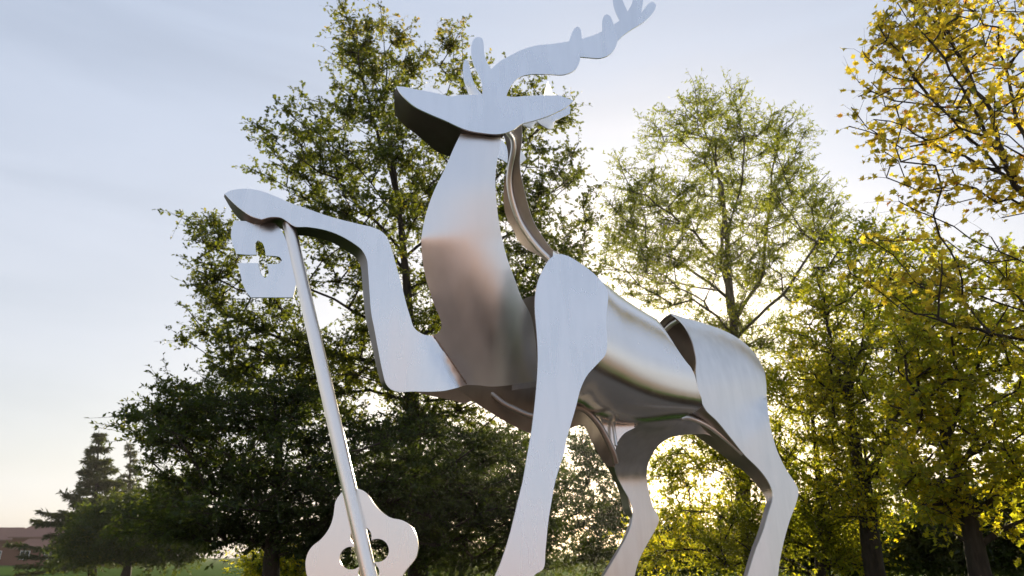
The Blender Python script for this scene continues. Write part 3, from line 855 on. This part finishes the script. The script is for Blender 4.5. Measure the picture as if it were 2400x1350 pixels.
def tree(name, label, cat, group, Dc, trunk_px, polys, n, depth, base_px, r_base=0.2, leaf=0.08, shape=RHOMB, lmat=None, bark=None, sprays=7, per=16, L=(0.35, 0.8),
         limbs=(), up=0.15, flat=0.6, single=0, tint_shift=0.0, zpen=1.2, tip_r=0.006, sag=0.0, top_tint=0.0, seglen=0.45, sparse=0.0, along_n=1, trunk_Y=None, twig_r=0.0035, limb_min=0.7, gaps=()):
    tp = [P(x, y, Dc if trunk_Y is None else trunk_Y) for x, y in trunk_px]
    base = P(base_px, 1300, Dc if trunk_Y is None else trunk_Y); base[2] = -0.05
    trunk = np.array([base] + tp)
    tg = in_crown(polys, n, Dc, depth, gaps=gaps)
    lb = [np.array([P(x, y, Dc + dy) for x, y, dy in l]) for l in limbs]
    pos, par, lid, nt, tips = grow(trunk, tg, lb, zpen=zpen, sag=sag, seglen=seglen)
    N = len(pos)
    # pipe-model radii
    acc = np.zeros(N); has = np.zeros(N, bool)
    rad = np.zeros(N)
    for i in range(N - 1, -1, -1):
        r = acc[i] ** (1 / 2.35) if acc[i] > 0 else tip_r
        rad[i] = max(r, tip_r)
        if par[i] >= 0: acc[par[i]] += rad[i] ** 2.35
    h = np.linalg.norm(pos[:nt] - pos[0], axis=1); h /= max(h[-1], 1e-6)
    sc = r_base / max(rad[0], 1e-6)
    sc = min(max(sc, 0.3), 1.6)
    rad = np.maximum(rad * sc, tip_r)
    rad[:nt] = np.maximum(rad[:nt], r_base * (1 - 0.85 * h) )
    rad[0] *= 1.35
    root = thing(name, label, cat, tuple(base), group)
    # trunk
    V, fs = tube_vf(pos[:nt], rad[:nt], 12)
    V = V + rng.normal(0, 1, V.shape) * np.repeat(rad[:nt], 12)[:, None] * 0.05
    link('trunk', mesh_mixed('trunk', V, fs), bark, root)
    # limbs
    ch = np.arange(nt, N)
    wood = []
    for l in range(lid.max() + 1):
        idx = ch[lid[ch] == l]
        if not len(idx): continue
        a, b = pos[par[idx]], pos[idx]
        rb = rad[idx]; ra = np.where(par[idx] < nt, np.minimum(rad[par[idx]], rb * 1.3), np.minimum(rad[par[idx]], rb * 1.6))
        Vq, Fq = seg_tubes(a, b, ra, rb, 5)
        if len(idx) * seglen > limb_min * 6 and rb.max() > 0.02:
            link('limb', mesh_np('limb', [(Vq, Fq, 0, None)], True), bark, root)
        else:
            wood.append((Vq, Fq, 1, None))
    # sprays of twigs and leaves
    org = [pos[tips]]; dirs = [norm(pos[tips] - pos[par[tips]])]
    for q in range(along_n):
        sel = tips
        for _ in range(q + 1): sel = np.where(par[sel] >= nt, par[sel], sel)
        org.append(pos[sel]); dirs.append(norm(pos[tips] - pos[sel] + 1e-4))
    org = np.concatenate(org); dirs = np.concatenate(dirs)
    k = rng.poisson(sprays * np.where(rng.random(len(org)) < sparse, 0.25, 1.0))
    o = np.repeat(org, k, 0); dd = np.repeat(dirs, k, 0)
    rnd = rng.normal(0, 1, o.shape); rnd[:, 2] *= flat
    sd = norm(dd * 0.55 + rnd * 0.75 + np.array([0, 0, up]))
    ln = rng.uniform(L[0], L[1], len(o))
    mid = o + sd * ln[:, None] * 0.5 + rng.normal(0, 0.04, o.shape) * ln[:, None]
    end = o + sd * ln[:, None] + np.array([0, 0, -1.0]) * (0.10 * ln[:, None] * rng.random((len(o), 1)))
    tr_ = np.full(len(o), twig_r)
    V1, F1 = seg_tubes(o, mid, tr_ * 1.4, tr_, 3); V2, F2 = seg_tubes(mid, end, tr_, tr_ * 0.5, 3)
    wood += [(V1, F1, 1, None), (V2, F2, 1, None)]
    m = rng.poisson(per, len(o))
    so = np.repeat(np.arange(len(o)), m)
    t = rng.random(len(so)) ** 0.8
    pl_ = o[so] + (mid - o)[so] * np.minimum(t * 2, 1)[:, None] + (end - mid)[so] * np.maximum(t * 2 - 1, 0)[:, None]
    ld = norm(sd[so] * 0.45 + rng.normal(0, 0.75, pl_.shape) * np.array([1, 1, 0.8]))
    sz = leaf * rng.uniform(0.6, 1.25, len(so))
    # colour differs leaf to leaf, and more slowly from bough to bough
    zc = (pl_[:, 2] - pl_[:, 2].min()) / max(np.ptp(pl_[:, 2]), 1e-3)
    tint = 0.36 + tint_shift + 0.30 * smooth_noise(pl_, 1.4, N) + rng.normal(0, 0.13 if not single else 0.2, len(so)) + top_tint * smooth((zc - 0.55) / 0.45)
    tint = np.clip(tint, 0, 1)
    if single:
        # the leaves that show largest are objects of their own, sharing a dozen leaf meshes
        dist = np.linalg.norm(pl_ - CAM, axis=1) / sz
        q = pl_ - CAM
        fy = q[:, 1] * cp + q[:, 2] * sp; fx = q[:, 0] / fy * F + 1200; fz = 675 - (q[:, 2] * cp - q[:, 1] * sp) / fy * F
        vis = (fx > 0) & (fx < 2395) & (fz > 0) & (fz < 1345)
        dist[~vis] = 1e9
        pick = np.argsort(dist)[:single]
        meshes = []
        for q_ in range(12):
            Tq = shape[0] * np.array([1, 1 + 0.1 * rng.normal(), 1 + rng.normal() * 0.8])
            mm = mesh_np('leaf', [(Tq, np.arange(len(Tq))[None, :], 0, np.full(len(Tq), (q_ + 0.5) / 12))])
            mm.materials.append(lmat); meshes.append(mm)
        from mathutils import Matrix
        for i in pick:
            mm = meshes[int(np.clip(tint[i] * 12, 0, 11))]
            lo_ = bpy.data.objects.new('leaf', mm); COL.objects.link(lo_); lo_.parent = root
            d_ = ld[i]; u_ = norm(rng.normal(0, 0.55, 3) + np.array([0, 0, 0.9])); w_ = norm(np.cross(u_, d_)); n_2 = np.cross(d_, w_)
            M = Matrix(((d_[0], w_[0], n_2[0], 0), (d_[1], w_[1], n_2[1], 0), (d_[2], w_[2], n_2[2], 0), (0, 0, 0, 1)))
            s_ = float(sz[i])
            lo_.matrix_local = Matrix.Translation(Vector(pl_[i] - base)) @ M @ Matrix.Diagonal((s_, s_, s_, 1))
        kp = np.ones(len(so), bool); kp[pick] = False
        pl_, ld, sz, tint = pl_[kp], ld[kp], sz[kp], tint[kp]
    lv, lf = leaf_arrays(pl_, ld, sz, shape)
    lt = np.repeat(tint, len(shape[0]))
    parts = []
    nvl = 0
    # leaves: several face sizes share one vertex block
    Vw = [lv]; blocks = [(f, 0) for f in lf]; off = len(lv); TT = [lt]
    for Vq, Fq, _, _ in wood:
        Vw.append(Vq); blocks.append((Fq + off, 1)); off += len(Vq); TT.append(np.full(len(Vq), 0.5))
    Vall = np.concatenate(Vw)
    me = mesh_mixed('crown', Vall, [b[0] for b in blocks], False)
    mi = np.concatenate([np.full(len(b[0]), b[1]) for b in blocks]).astype(np.int32)
    me.polygons.foreach_set('material_index', mi)
    at = me.attributes.new('tint', 'FLOAT', 'POINT'); at.data.foreach_set('value', np.concatenate(TT).astype(np.float32))
    me.materials.append(lmat); me.materials.append(bark)
    co = link('crown', me, None, root); co['kind'] = 'stuff'
    return root

G_TREES = None
# the big oak behind the stag's neck
oak_poly = [(765, 105), (772, 40), (785, 5), (815, -15), (845, 45), (862, 5), (905, -12), (922, 40), (912, 85), (940, 60), (968, 62), (985, 110), (1010, 95), (1030, 45), (1050, 85), (1070, 12), (1086, 15), (1098, 65), (1118, 112), (1160, 150), (1200, 85), (1216, 130),
            (1280, 195), (1340, 205), (1380, 240), (1360, 270), (1325, 285), (1345, 320), (1380, 350), (1360, 410), (1400, 445), (1375, 500), (1400, 560), (1430, 640), (1400, 690), (1380, 760), (1330, 900), (1290, 1000), (1000, 1040), (760, 1010), (560, 960),
            (500, 900), (470, 850), (430, 800), (410, 745), (378, 742), (430, 715), (392, 672), (440, 660), (430, 600), (480, 590), (440, 545), (408, 505), (450, 500), (520, 470), (560, 500), (640, 470), (690, 430), (640, 400), (590, 355), (568, 352), (610, 335),
            (575, 300), (622, 280), (577, 238), (630, 240), (640, 270), (690, 280), (672, 240), (720, 180), (745, 210), (775, 215), (760, 165)]
oak_limbs = [
    [(935, 480, 0), (880, 300, -0.3), (850, 190, -0.5), (830, 90, -0.4), (805, 20, -0.3)],
    [(930, 440, 0), (900, 250, 0.4), (905, 130, 0.6), (890, 20, 0.7)],
    [(940, 520, 0), (843, 397, -1.0), (743, 317, -1.6), (680, 270, -1.9)],
    [(950, 600, 0), (800, 430, -0.6), (690, 365, -1.2), (610, 300, -1.5)],
    [(955, 640, 0), (840, 520, 0.8), (700, 450, 1.0), (590, 395, 1.2)],
    [(962, 790, 0), (860, 743, -0.5), (737, 680, -1.2), (600, 640, -1.6), (470, 560, -1.8)],
    [(965, 860, 0), (800, 830, 0.3), (640, 790, 0.6), (500, 720, 0.8)],
    [(945, 560, 0), (1040, 420, 0.8), (1090, 260, 1.2), (1080, 80, 1.3)],
    [(950, 600, 0), (1120, 470, 0.2), (1230, 330, 0.4), (1330, 250, 0.2)],
    [(955, 680, 0), (1120, 600, 0.9), (1260, 500, 1.0), (1350, 420, 1.0)],
    [(962, 800, 0), (1120, 720, -0.3), (1280, 660, -0.4), (1390, 640, -0.3)],
    [(966, 900, 0), (1080, 860, 0.6), (1230, 830, 1.0)],
]
tree('oak_tree', 'tall oak with small ragged leaves behind the neck of the steel stag', 'tree', None, 15.5,
     [(978, 1330), (968, 1000), (962, 800), (945, 580), (932, 460), (915, 380)], [(oak_poly, 1.0)], 860, 3.2, 985, 0.22, 0.10, LOBED, LEAF_OAK, BARK,
     sprays=7, per=12, L=(0.2, 0.65), limbs=oak_limbs, up=0.12, top_tint=0.28, sparse=0.42,
     gaps=[(598, 625, 44), (770, 730, 62), (985, 600, 34), (770, 640, 30), (690, 600, 36), (800, 610, 34), (880, 965, 40), (1330, 480, 50), (1120, 380, 35), (1300, 330, 40), (660, 330, 30), (1010, 200, 45)])

# dense evergreen below it, its boughs reaching far left
dark_poly = [(262, 1003), (300, 985), (340, 930), (350, 905), (400, 865), (440, 880), (520, 890), (640, 885), (720, 905), (800, 940), (950, 950), (1100, 970), (1250, 1030), (1300, 1100), (1320, 1290), (1120, 1340), (760, 1330), (640, 1310), (560, 1300), (430, 1290), (330, 1285),
             (280, 1230), (330, 1150), (400, 1110), (350, 1090), (300, 1045)]
tree('evergreen_oak', 'broad dark evergreen with low boughs, behind the key and its shaft', 'tree', None, 14.0,
     [(640, 1330), (645, 1240), (650, 1130), (655, 1030), (640, 930)], [(dark_poly, 1.0)], 520, 2.8, 640, 0.20, 0.09, RHOMB, LEAF_DARK, BARK,
     sprays=7.5, per=18, L=(0.3, 0.8), up=0.0, flat=0.35, sparse=0.35, limbs=[[(650, 1150, 0), (560, 1080, -1), (450, 1030, -1.6), (330, 985, -2)], [(648, 1200, 0), (560, 1190, -2), (430, 1170, -3)], [(650, 1130, 0), (800, 1060, -1), (980, 1020, -1.5)],
                                                             [(652, 1100, 0), (700, 1000, 1), (760, 930, 2)], [(648, 1210, 0), (860, 1180, -1), (1100, 1140, -1)]], seglen=0.4,
     gaps=[(890, 975, 36), (760, 970, 40), (1060, 975, 36), (430, 1085, 34), (560, 1040, 26), (700, 1075, 26)])
yew_poly = [(900, 1010), (1000, 975), (1150, 985), (1260, 985), (1340, 975), (1430, 985), (1480, 1060), (1500, 1180), (1510, 1345), (900, 1345), (870, 1150)]
tree('yew_tree', 'squat very dark yew behind the straight foreleg of the stag', 'tree', None, 27.0, [(1230, 1330), (1225, 1230), (1215, 1100)], [(yew_poly, 1.0)], 260, 4.0, 1235, 0.28, 0.13, RHOMB, LEAF_DARK, BARK,
     sprays=8, per=20, L=(0.5, 1.1), up=0.05, flat=0.6, sparse=0.25, tint_shift=-0.1, seglen=0.6)

# airy tree to the right of the stag's back
ash_poly = [(1612, 172), (1640, 200), (1690, 190), (1745, 215), (1755, 270), (1790, 235), (1850, 225), (1885, 260), (1890, 300), (1905, 370), (1950, 400), (1970, 470), (1990, 520), (1985, 600), (1930, 680), (1880, 760), (1840, 860), (1820, 960), (1700, 930), (1640, 800), (1560, 740),
            (1500, 720), (1420, 690), (1375, 600), (1380, 520), (1430, 460), (1430, 380), (1450, 360), (1490, 400), (1500, 320), (1520, 270), (1555, 250), (1615, 215)]
ash_limbs = [
    [(1712, 740, 0), (1690, 600, 0), (1695, 470, 0.2), (1680, 380, 0.3), (1640, 280, 0.3), (1625, 190, 0.3)],
    [(1708, 640, 0), (1620, 540, -0.8), (1530, 470, -1.1), (1450, 380, -1.2)],
    [(1712, 700, 0), (1600, 620, 0.6), (1500, 570, 0.9), (1430, 540, 1.0)],
    [(1716, 760, 0), (1790, 640, 0.4), (1800, 480, 0.6), (1830, 300, 0.6)],
    [(1700, 560, 0), (1740, 430, -0.8), (1745, 320, -1.0), (1720, 230, -1.0)],
    [(1722, 800, 0), (1840, 680, -0.6), (1920, 560, -0.9), (1960, 480, -1.0)],
    [(1716, 780, 0), (1640, 700, -1.2), (1560, 660, -1.6)],
]
tree('ash_tree', 'airy sunlit green tree rising beyond the haunch of the stag', 'tree', None, 18.0,
     [(1745, 1330), (1738, 1100), (1730, 900), (1716, 760), (1704, 620), (1700, 520), (1690, 430)], [(ash_poly, 1.0)], 560, 2.4, 1750, 0.22, 0.105, SLIM, LEAF_ASH, BARK_PALE,
     sprays=6, per=14, L=(0.25, 0.75), limbs=ash_limbs, up=0.15, sparse=0.45,
     gaps=[(1620, 660, 34), (1660, 560, 30), (1780, 420, 40), (1580, 380, 35), (1690, 700, 45), (1800, 720, 45), (1870, 600, 35)])

# bushy trees low on the right
low_poly = [(1500, 960), (1560, 1010), (1640, 900), (1740, 880), (1850, 800), (1960, 760), (2050, 820), (2080, 960), (2060, 1345), (1500, 1345), (1510, 1150)]
tree('hornbeam_tree', 'bushy yellow green tree between and behind the hind legs of the stag', 'tree', None, 16.5, [(1920, 1330), (1925, 1200), (1915, 1050), (1905, 920)], [(low_poly, 1.0)], 290, 2.0, 1920, 0.16, 0.095, RHOMB, LEAF_LIME, BARK,
     sprays=7, per=17, L=(0.4, 1.0), up=0.05, flat=0.6, sparse=0.3, seglen=0.55)
r1 = [(1880, 640), (1930, 560), (2030, 500), (2120, 520), (2200, 560), (2240, 700), (2230, 900), (2160, 1060), (2100, 1200), (1960, 1260), (1900, 1150), (1880, 950), (1850, 800)]
tree('lime_tree', 'yellow green tree with a dark forked trunk right of the hind leg', 'tree', None, 15.0, [(2050, 1340), (2042, 1240), (2028, 1140), (2008, 1070), (1992, 940), (2000, 800)], [(r1, 1.0)], 250, 2.4, 2058, 0.23, 0.10, RHOMB, LEAF_LIME, BARK, tip_r=0.0085,
     sprays=5.5, per=12, L=(0.35, 0.85), up=0.1, sparse=0.4, limbs=[[(2028, 1140, 0), (2080, 1020, -0.4), (2130, 900, -0.6), (2150, 760, -0.7)], [(1992, 940, 0), (1950, 820, -0.5), (1930, 700, -0.6)], [(2000, 860, 0), (2060, 740, 0.6), (2090, 620, 0.8)]])
r2 = [(2060, 700), (2150, 600), (2300, 560), (2460, 600), (2620, 700), (2640, 1000), (2560, 1240), (2420, 1280), (2300, 1240), (2160, 1250), (2080, 1150), (2060, 900)]
tree('field_maple', 'dark trunked tree with broad green leaves at the lower right', 'tree', None, 12.0, [(2292, 1345), (2262, 1210), (2232, 1110), (2200, 1000), (2185, 880)], [(r2, 1.0)], 235, 2.2, 2310, 0.21, 0.13, LOBED, LEAF_LIME, BARK, tip_r=0.009,
     sprays=5, per=10, L=(0.35, 0.85), up=0.05, sparse=0.4, limbs=[[(2232, 1110, 0), (2300, 1040, -0.3), (2400, 1060, -0.5), (2500, 980, -0.5)], [(2215, 1040, 0), (2270, 900, 0.5), (2330, 760, 0.7)], [(2200, 1000, 0), (2130, 900, -0.6), (2100, 780, -0.8)],
                                                                [(2240, 1150, 0), (2180, 1130, -0.4), (2110, 1090, -0.6)]], seglen=0.4)

# the yellow maple reaching in from the right
mp = [(2045, 20), (2060, -40), (2200, -120), (2480, -160), (2640, 100), (2640, 500), (2420, 520), (2300, 540), (2160, 480), (2050, 420), (2000, 330), (1930, 270), (1945, 235), (1960, 190), (2000, 200), (1990, 140), (2020, 100)]
mp3 = [(2040, 40), (2080, -20), (2250, -40), (2270, 60), (2200, 130), (2080, 120), (2000, 190), (1985, 150)]
mp2 = [(1960, 520), (2120, 500), (2300, 540), (2420, 540), (2640, 520), (2600, 900), (2420, 900), (2300, 840), (2180, 800), (1990, 760), (1930, 640)]
ml = [
    [(2660, 760, 0), (2480, 560, -0.3), (2375, 420, -0.5), (2310, 300, -0.7), (2230, 170, -0.9), (2160, 70, -1.0)],
    [(2480, 560, -0.3), (2350, 400, 0.2), (2200, 350, 0.3), (2110, 295, 0.3)],
    [(2375, 420, -0.5), (2320, 260, 0), (2240, 120, 0.2), (2200, 10, 0.3)],
    [(2500, 590, 0), (2420, 400, 0.6), (2370, 230, 0.9), (2330, 80, 1.0)],
    [(2350, 400, 0.2), (2180, 230, -0.2), (2110, 130, -0.4), (2060, 60, -0.4)],
    [(2640, 800, 0), (2400, 610, -0.6), (2280, 560, -0.8), (2150, 490, -0.9), (2110, 470, -0.95)],
    [(2640, 840, 0), (2430, 740, 0.2), (2260, 680, 0.3), (2080, 660, 0.3)],
    [(2640, 900, 0), (2420, 800, -0.3), (2270, 770, -0.4), (2110, 720, -0.5), (2000, 640, -0.6)],
    [(2430, 740, 0.2), (2330, 620, 0.6), (2200, 560, 0.8), (2060, 560, 0.8)],
    [(2500, 590, 0), (2500, 300, -0.3), (2480, 100, -0.4)],
]
tree('maple_tree', 'yellow autumn maple with dark bare limbs reaching in at the top right', 'tree', None, 9.0,
     [(2730, 1330), (2710, 1000), (2670, 780), (2560, 640), (2500, 590)], [(mp, 1.0), (mp2, 0.30), (mp3, 1.6)], 340, 1.6, 2740, 0.15, 0.084, MAPLE, LEAF_MAPLE, BARK,
     sprays=2.0, per=4.2, L=(0.2, 0.5), limbs=ml, up=0.22, sparse=0.35, single=290, tint_shift=0.2, seglen=0.28, tip_r=0.0048, twig_r=0.0022, along_n=2)

# conifers on the far lawn
def conifer(name, label, Dc, top, base_px, width, tipx, n_whorl, group=None):
    base = P(base_px, 1300, Dc); base[2] = 0.0
    tp = P(top[0], top[1], Dc)
    H = tp[2]
    root = thing(name, label, 'conifer', tuple(base), group)
    V, fs = tube_vf(np.array([base + (tp - base) * t for t in np.linspace(0, 1, 10)]), np.linspace(0.35, 0.02, 10), 8)
    link('trunk', mesh_mixed('trunk', V, fs), BARK, root)
    bo, be = [], []
    for i in range(n_whorl):
        t = (i + rng.random()) / n_whorl
        z = 0.06 + 0.92 * t
        k = rng.integers(3, 6)
        for _ in range(k):
            a = rng.uniform(0, 2 * np.pi)
            ln = width * (1 - z) ** 1.25 * rng.uniform(0.3, 1.15) + 0.22
            c = base + (tp - base) * z
            bo.append(c); be.append(c + np.array([math.cos(a) * ln, math.sin(a) * ln, ln * rng.uniform(-0.16, 0.30)]))
    bo, be = np.array(bo), np.array(be)
    Vw, Fw = seg_tubes(bo, be, np.full(len(bo), .06), np.full(len(bo), .012), 3)
    ln = np.linalg.norm(be - bo, axis=1)
    m = (ln * 70).astype(int) + 6
    so = np.repeat(np.arange(len(bo)), m)
    t = rng.random(len(so)) ** 0.7
    d = norm(be - bo)[so]
    side = norm(np.cross(d, [0, 0, 1.0])) * rng.normal(0, 0.16, (len(so), 1)) * (1.15 - t)[:, None] * ln[so][:, None]
    p = bo[so] + (be - bo)[so] * t[:, None] + side + rng.normal(0, 0.05, (len(so), 3)) - np.array([0, 0, .05]) * (np.abs(side).sum(1) ** 1.3)[:, None]
    ld = norm(d * 0.7 + side * 0.6 + rng.normal(0, 0.35, p.shape) + np.array([0, 0, -0.15]))
    lv, lf = leaf_arrays(p, ld, rng.uniform(0.22, 0.5, len(p)), SLIM)
    tint = np.clip(0.35 + rng.normal(0, .18, len(p)), 0, 1)
    me = mesh_mixed('crown', np.concatenate([lv, Vw]), lf + [Fw + len(lv)], False)
    me.polygons.foreach_set('material_index', np.concatenate([np.zeros(sum(len(q) for q in lf)), np.ones(len(Fw))]).astype(np.int32))
    at = me.attributes.new('tint', 'FLOAT', 'POINT'); at.data.foreach_set('value', np.concatenate([np.repeat(tint, 4), np.full(len(Vw), .5)]).astype(np.float32))
    me.materials.append(LEAF_CEDAR); me.materials.append(BARK)
    c = link('crown', me, None, root); c['kind'] = 'stuff'
    return root
conifer('cedar_tree', 'wide cedar with level boughs, beside the house at the left', 62, (232, 1008), 225, 6.6, 20, 40)
conifer('spruce_tree', 'narrow pointed conifer between the cedar and the big evergreen', 80, (306, 1030), 306, 4.2, 0, 26)

# shrubs and a hedge that close the view at the ground
def bush(name, label, cat, x0, x1, top, Dc, n, lm, leaf=0.13, per=22, depth=1.5, kind=None, group=None):
    ys = [1345] + [top + rng.uniform(-14, 14) for _ in range(7)] + [1345]
    xs = [x0] + list(np.linspace(x0 + 15, x1 - 15, 7)) + [x1]
    poly = list(zip(xs, ys))
    xm = (x0 + x1) / 2
    return tree(name, label, cat, group, Dc, [(xm, 1335), (xm + 3, (top + 1345) / 2 + 20)], [(poly, 1)], n, depth, xm, 0.09, leaf, RHOMB, lm, BARK, sprays=8, per=per, L=(0.4, 0.9), up=0.2, seglen=0.5, sparse=0.05)
bush('laurel_shrub', 'dark rounded shrub in the shade at the lower right corner', 'shrub', 2120, 2460, 1160, 17, 140, LEAF_DARK)
bush('holly_shrub', 'dark leafy shrub right of the hock of the hind leg', 'shrub', 1840, 2150, 1215, 21, 100, LEAF_DARK)
bush('hazel_shrub', 'low dark green shrub seen between the hind legs', 'shrub', 1480, 1800, 1240, 24, 90, LEAF_DARK)
bush('box_shrub', 'small green shrub on the lawn left of the key bow', 'shrub', 580, 740, 1322, 20, 40, LEAF_LIME, 0.09)

left_poly = [(130, 1320), (150, 1280), (180, 1240), (215, 1205), (260, 1185), (330, 1165), (400, 1120), (470, 1140), (480, 1320)]
tree('thuja_tree', 'dark broad evergreen in front of the conifers, left of the key', 'tree', None, 40, [(300, 1330), (300, 1220)], [(left_poly, 1)], 230, 4.0, 300, 0.25, 0.2, RHOMB, LEAF_DARK, BARK, sprays=8, per=22, L=(0.7, 1.5), up=0.0, flat=0.35, seglen=0.9, sparse=0.1)

# far hedge
def hedge(label, x0, x1, D0, h):
    a, b = P(x0, 1300, D0), P(x1, 1300, D0)
    n = int(np.linalg.norm(b - a) * 380)
    t = rng.random(n); p = a[None] + (b - a)[None] * t[:, None]
    p[:, 1] += rng.uniform(-0.8, 0.8, n); p[:, 2] = rng.random(n) ** 0.8 * (h + 0.4 * np.sin(p[:, 0] * 0.6) + 0.3 * np.sin(p[:, 0] * 1.7))
    lv, lf = leaf_arrays(p, rng.normal(0, 1, (n, 3)) + np.array([0, 0, .4]), rng.uniform(.12, .3, n), RHOMB)
    me = mesh_mixed('clipped_hedge', lv, lf, False)
    at = me.attributes.new('tint', 'FLOAT', 'POINT'); at.data.foreach_set('value', np.repeat(np.clip(rng.normal(.4, .2, n), 0, 1), 4).astype(np.float32))
    me.materials.append(LEAF_DARK)
    o = link('hedge', me); o['label'] = label; o['category'] = 'hedge'
    return o
hedge('long low hedge across the far side of the lawn, behind the trees', 600, 2450, 48, 1.7)

# ================================================================== the house at the left
BRICK = simple('red_brick', (0.13, 0.055, 0.038), (0.20, 0.085, 0.06), 30, 0.9, 0.1)
TILE = simple('clay_tile', (0.16, 0.08, 0.062), (0.24, 0.12, 0.095), 20, 0.85, 0.2)
FRAMEW = simple('white_frame', (0.72, 0.72, 0.71), (0.8, 0.8, 0.79), 8, 0.5)
m_, n_n, n_l, n_b = mat('window_glass'); GLASS = m_
n_b.inputs['Base Color'].default_value = (0.03, 0.035, 0.04, 1); n_b.inputs['Roughness'].default_value = 0.06; n_b.inputs['Specular IOR Level'].default_value = 0.6

def roof_hip(name, x0, x1, y0, y1, z0, z1, inset, parent):
    ym = (y0 + y1) / 2
    v = np.array([[x0, y0, z0], [x1, y0, z0], [x1, y1, z0], [x0, y1, z0], [x0 + inset, ym, z1], [x1 - inset, ym, z1]], float)
    V = np.concatenate([v, v - np.array([0, 0, .18])])
    q = np.array([[0, 1, 5, 4], [2, 3, 4, 5], [7, 6, 10, 11], [9, 8, 11, 10], [0, 6, 7, 1], [1, 7, 8, 2], [2, 8, 9, 3], [3, 9, 6, 0]])
    t = np.array([[1, 2, 5], [3, 0, 4], [8, 7, 11], [6, 9, 10]])
    return link(name, mesh_mixed(name, V, [q, t], False), TILE, parent)

hx, hy = P(14, 1300, 128)[:2]
house = thing('brick_house', 'red brick house with hipped clay tile roofs at the far left', 'house', (hx, hy, 0))
box('wall', hx + .5, hx + 14, hy, hy + 9, 0, 4.3, BRICK, house)
roof_hip('roof', hx, hx + 14.5, hy - .5, hy + 9.5, 4.3, 6.9, 1.9, house)
box('wall', hx - 14, hx + .48, hy + 1.5, hy + 8, 0, 3.9, BRICK, house)
roof_hip('roof', hx - 14.5, hx + 1.6, hy + .9, hy + 8.6, 3.9, 5.9, 2.4, house)
box('wall', hx + 3.0, hx + 12, hy - 3.2, hy - 0.01, 0, 2.5, BRICK, house)
roof_hip('roof', hx + 2.6, hx + 12.4, hy - 3.6, hy + 0.4, 2.5, 4.0, 1.6, house)
for wx, wy in ((-11.5, 1.5), (-7.5, 1.5), (-3.2, 1.5), (-0.8 + 2.0, 0.0), (4.2, -3.2), (8.0, -3.2)):
    fr = box('window', hx + wx, hx + wx + 1.5, hy + wy - 0.07, hy + wy + 0.05, 0.9, 2.2, FRAMEW, house)
    for k in range(2):
        box('pane', hx + wx + 0.10 + k * 0.68, hx + wx + 0.72 + k * 0.68, hy + wy - 0.10, hy + wy - 0.06, 1.0, 2.1, GLASS, fr)

# ================================================================== the building across the forecourt, behind the viewer: seen in the steel
HB = simple('sunlit_brick', (0.30, 0.16, 0.10), (0.40, 0.23, 0.15), 3, 0.95, 0.0, None, 6, 0.1)
terr = thing('brick_terrace', 'long brick building across the forecourt, seen only as a warm reflection in the steel', 'building', (0, -52, 0))
box('wall', -95, 95, -60, -52, 0, 6.4, HB, terr)
roof_hip('roof', -95.6, 95.6, -60.6, -51.4, 6.4, 8.8, 4.4, terr)
for st in range(2):
    for k in range(44):
        wx = -91 + k * 4.15
        fr = box('window', wx, wx + 1.5, -52.05, -51.93, 1.0 + st * 2.9, 2.5 + st * 2.9, FRAMEW, terr)
        box('pane', wx + 0.1, wx + 1.4, -51.95, -51.91, 1.1 + st * 2.9, 2.4 + st * 2.9, GLASS, fr)


# ================================================================== thin evening haze lit by the low sun
hz = bpy.data.materials.new('haze_air'); hz.use_nodes = True
hz.node_tree.nodes.clear()
ho = hz.node_tree.nodes.new('ShaderNodeOutputMaterial'); hv_ = hz.node_tree.nodes.new('ShaderNodeVolumePrincipled')
hv_.inputs['Color'].default_value = (0.97, 0.95, 0.92, 1)
hv_.inputs['Density'].default_value = 0.0003
hv_.inputs['Anisotropy'].default_value = 0.72
hz.node_tree.links.new(hv_.outputs['Volume'], ho.inputs['Volume'])
v, f = box_vf(-430, 430, -430, 430, -1.0, 22.0)
o = link('haze', mesh_np('haze', [(v, f, 0, None)]), hz); o['kind'] = 'stuff'
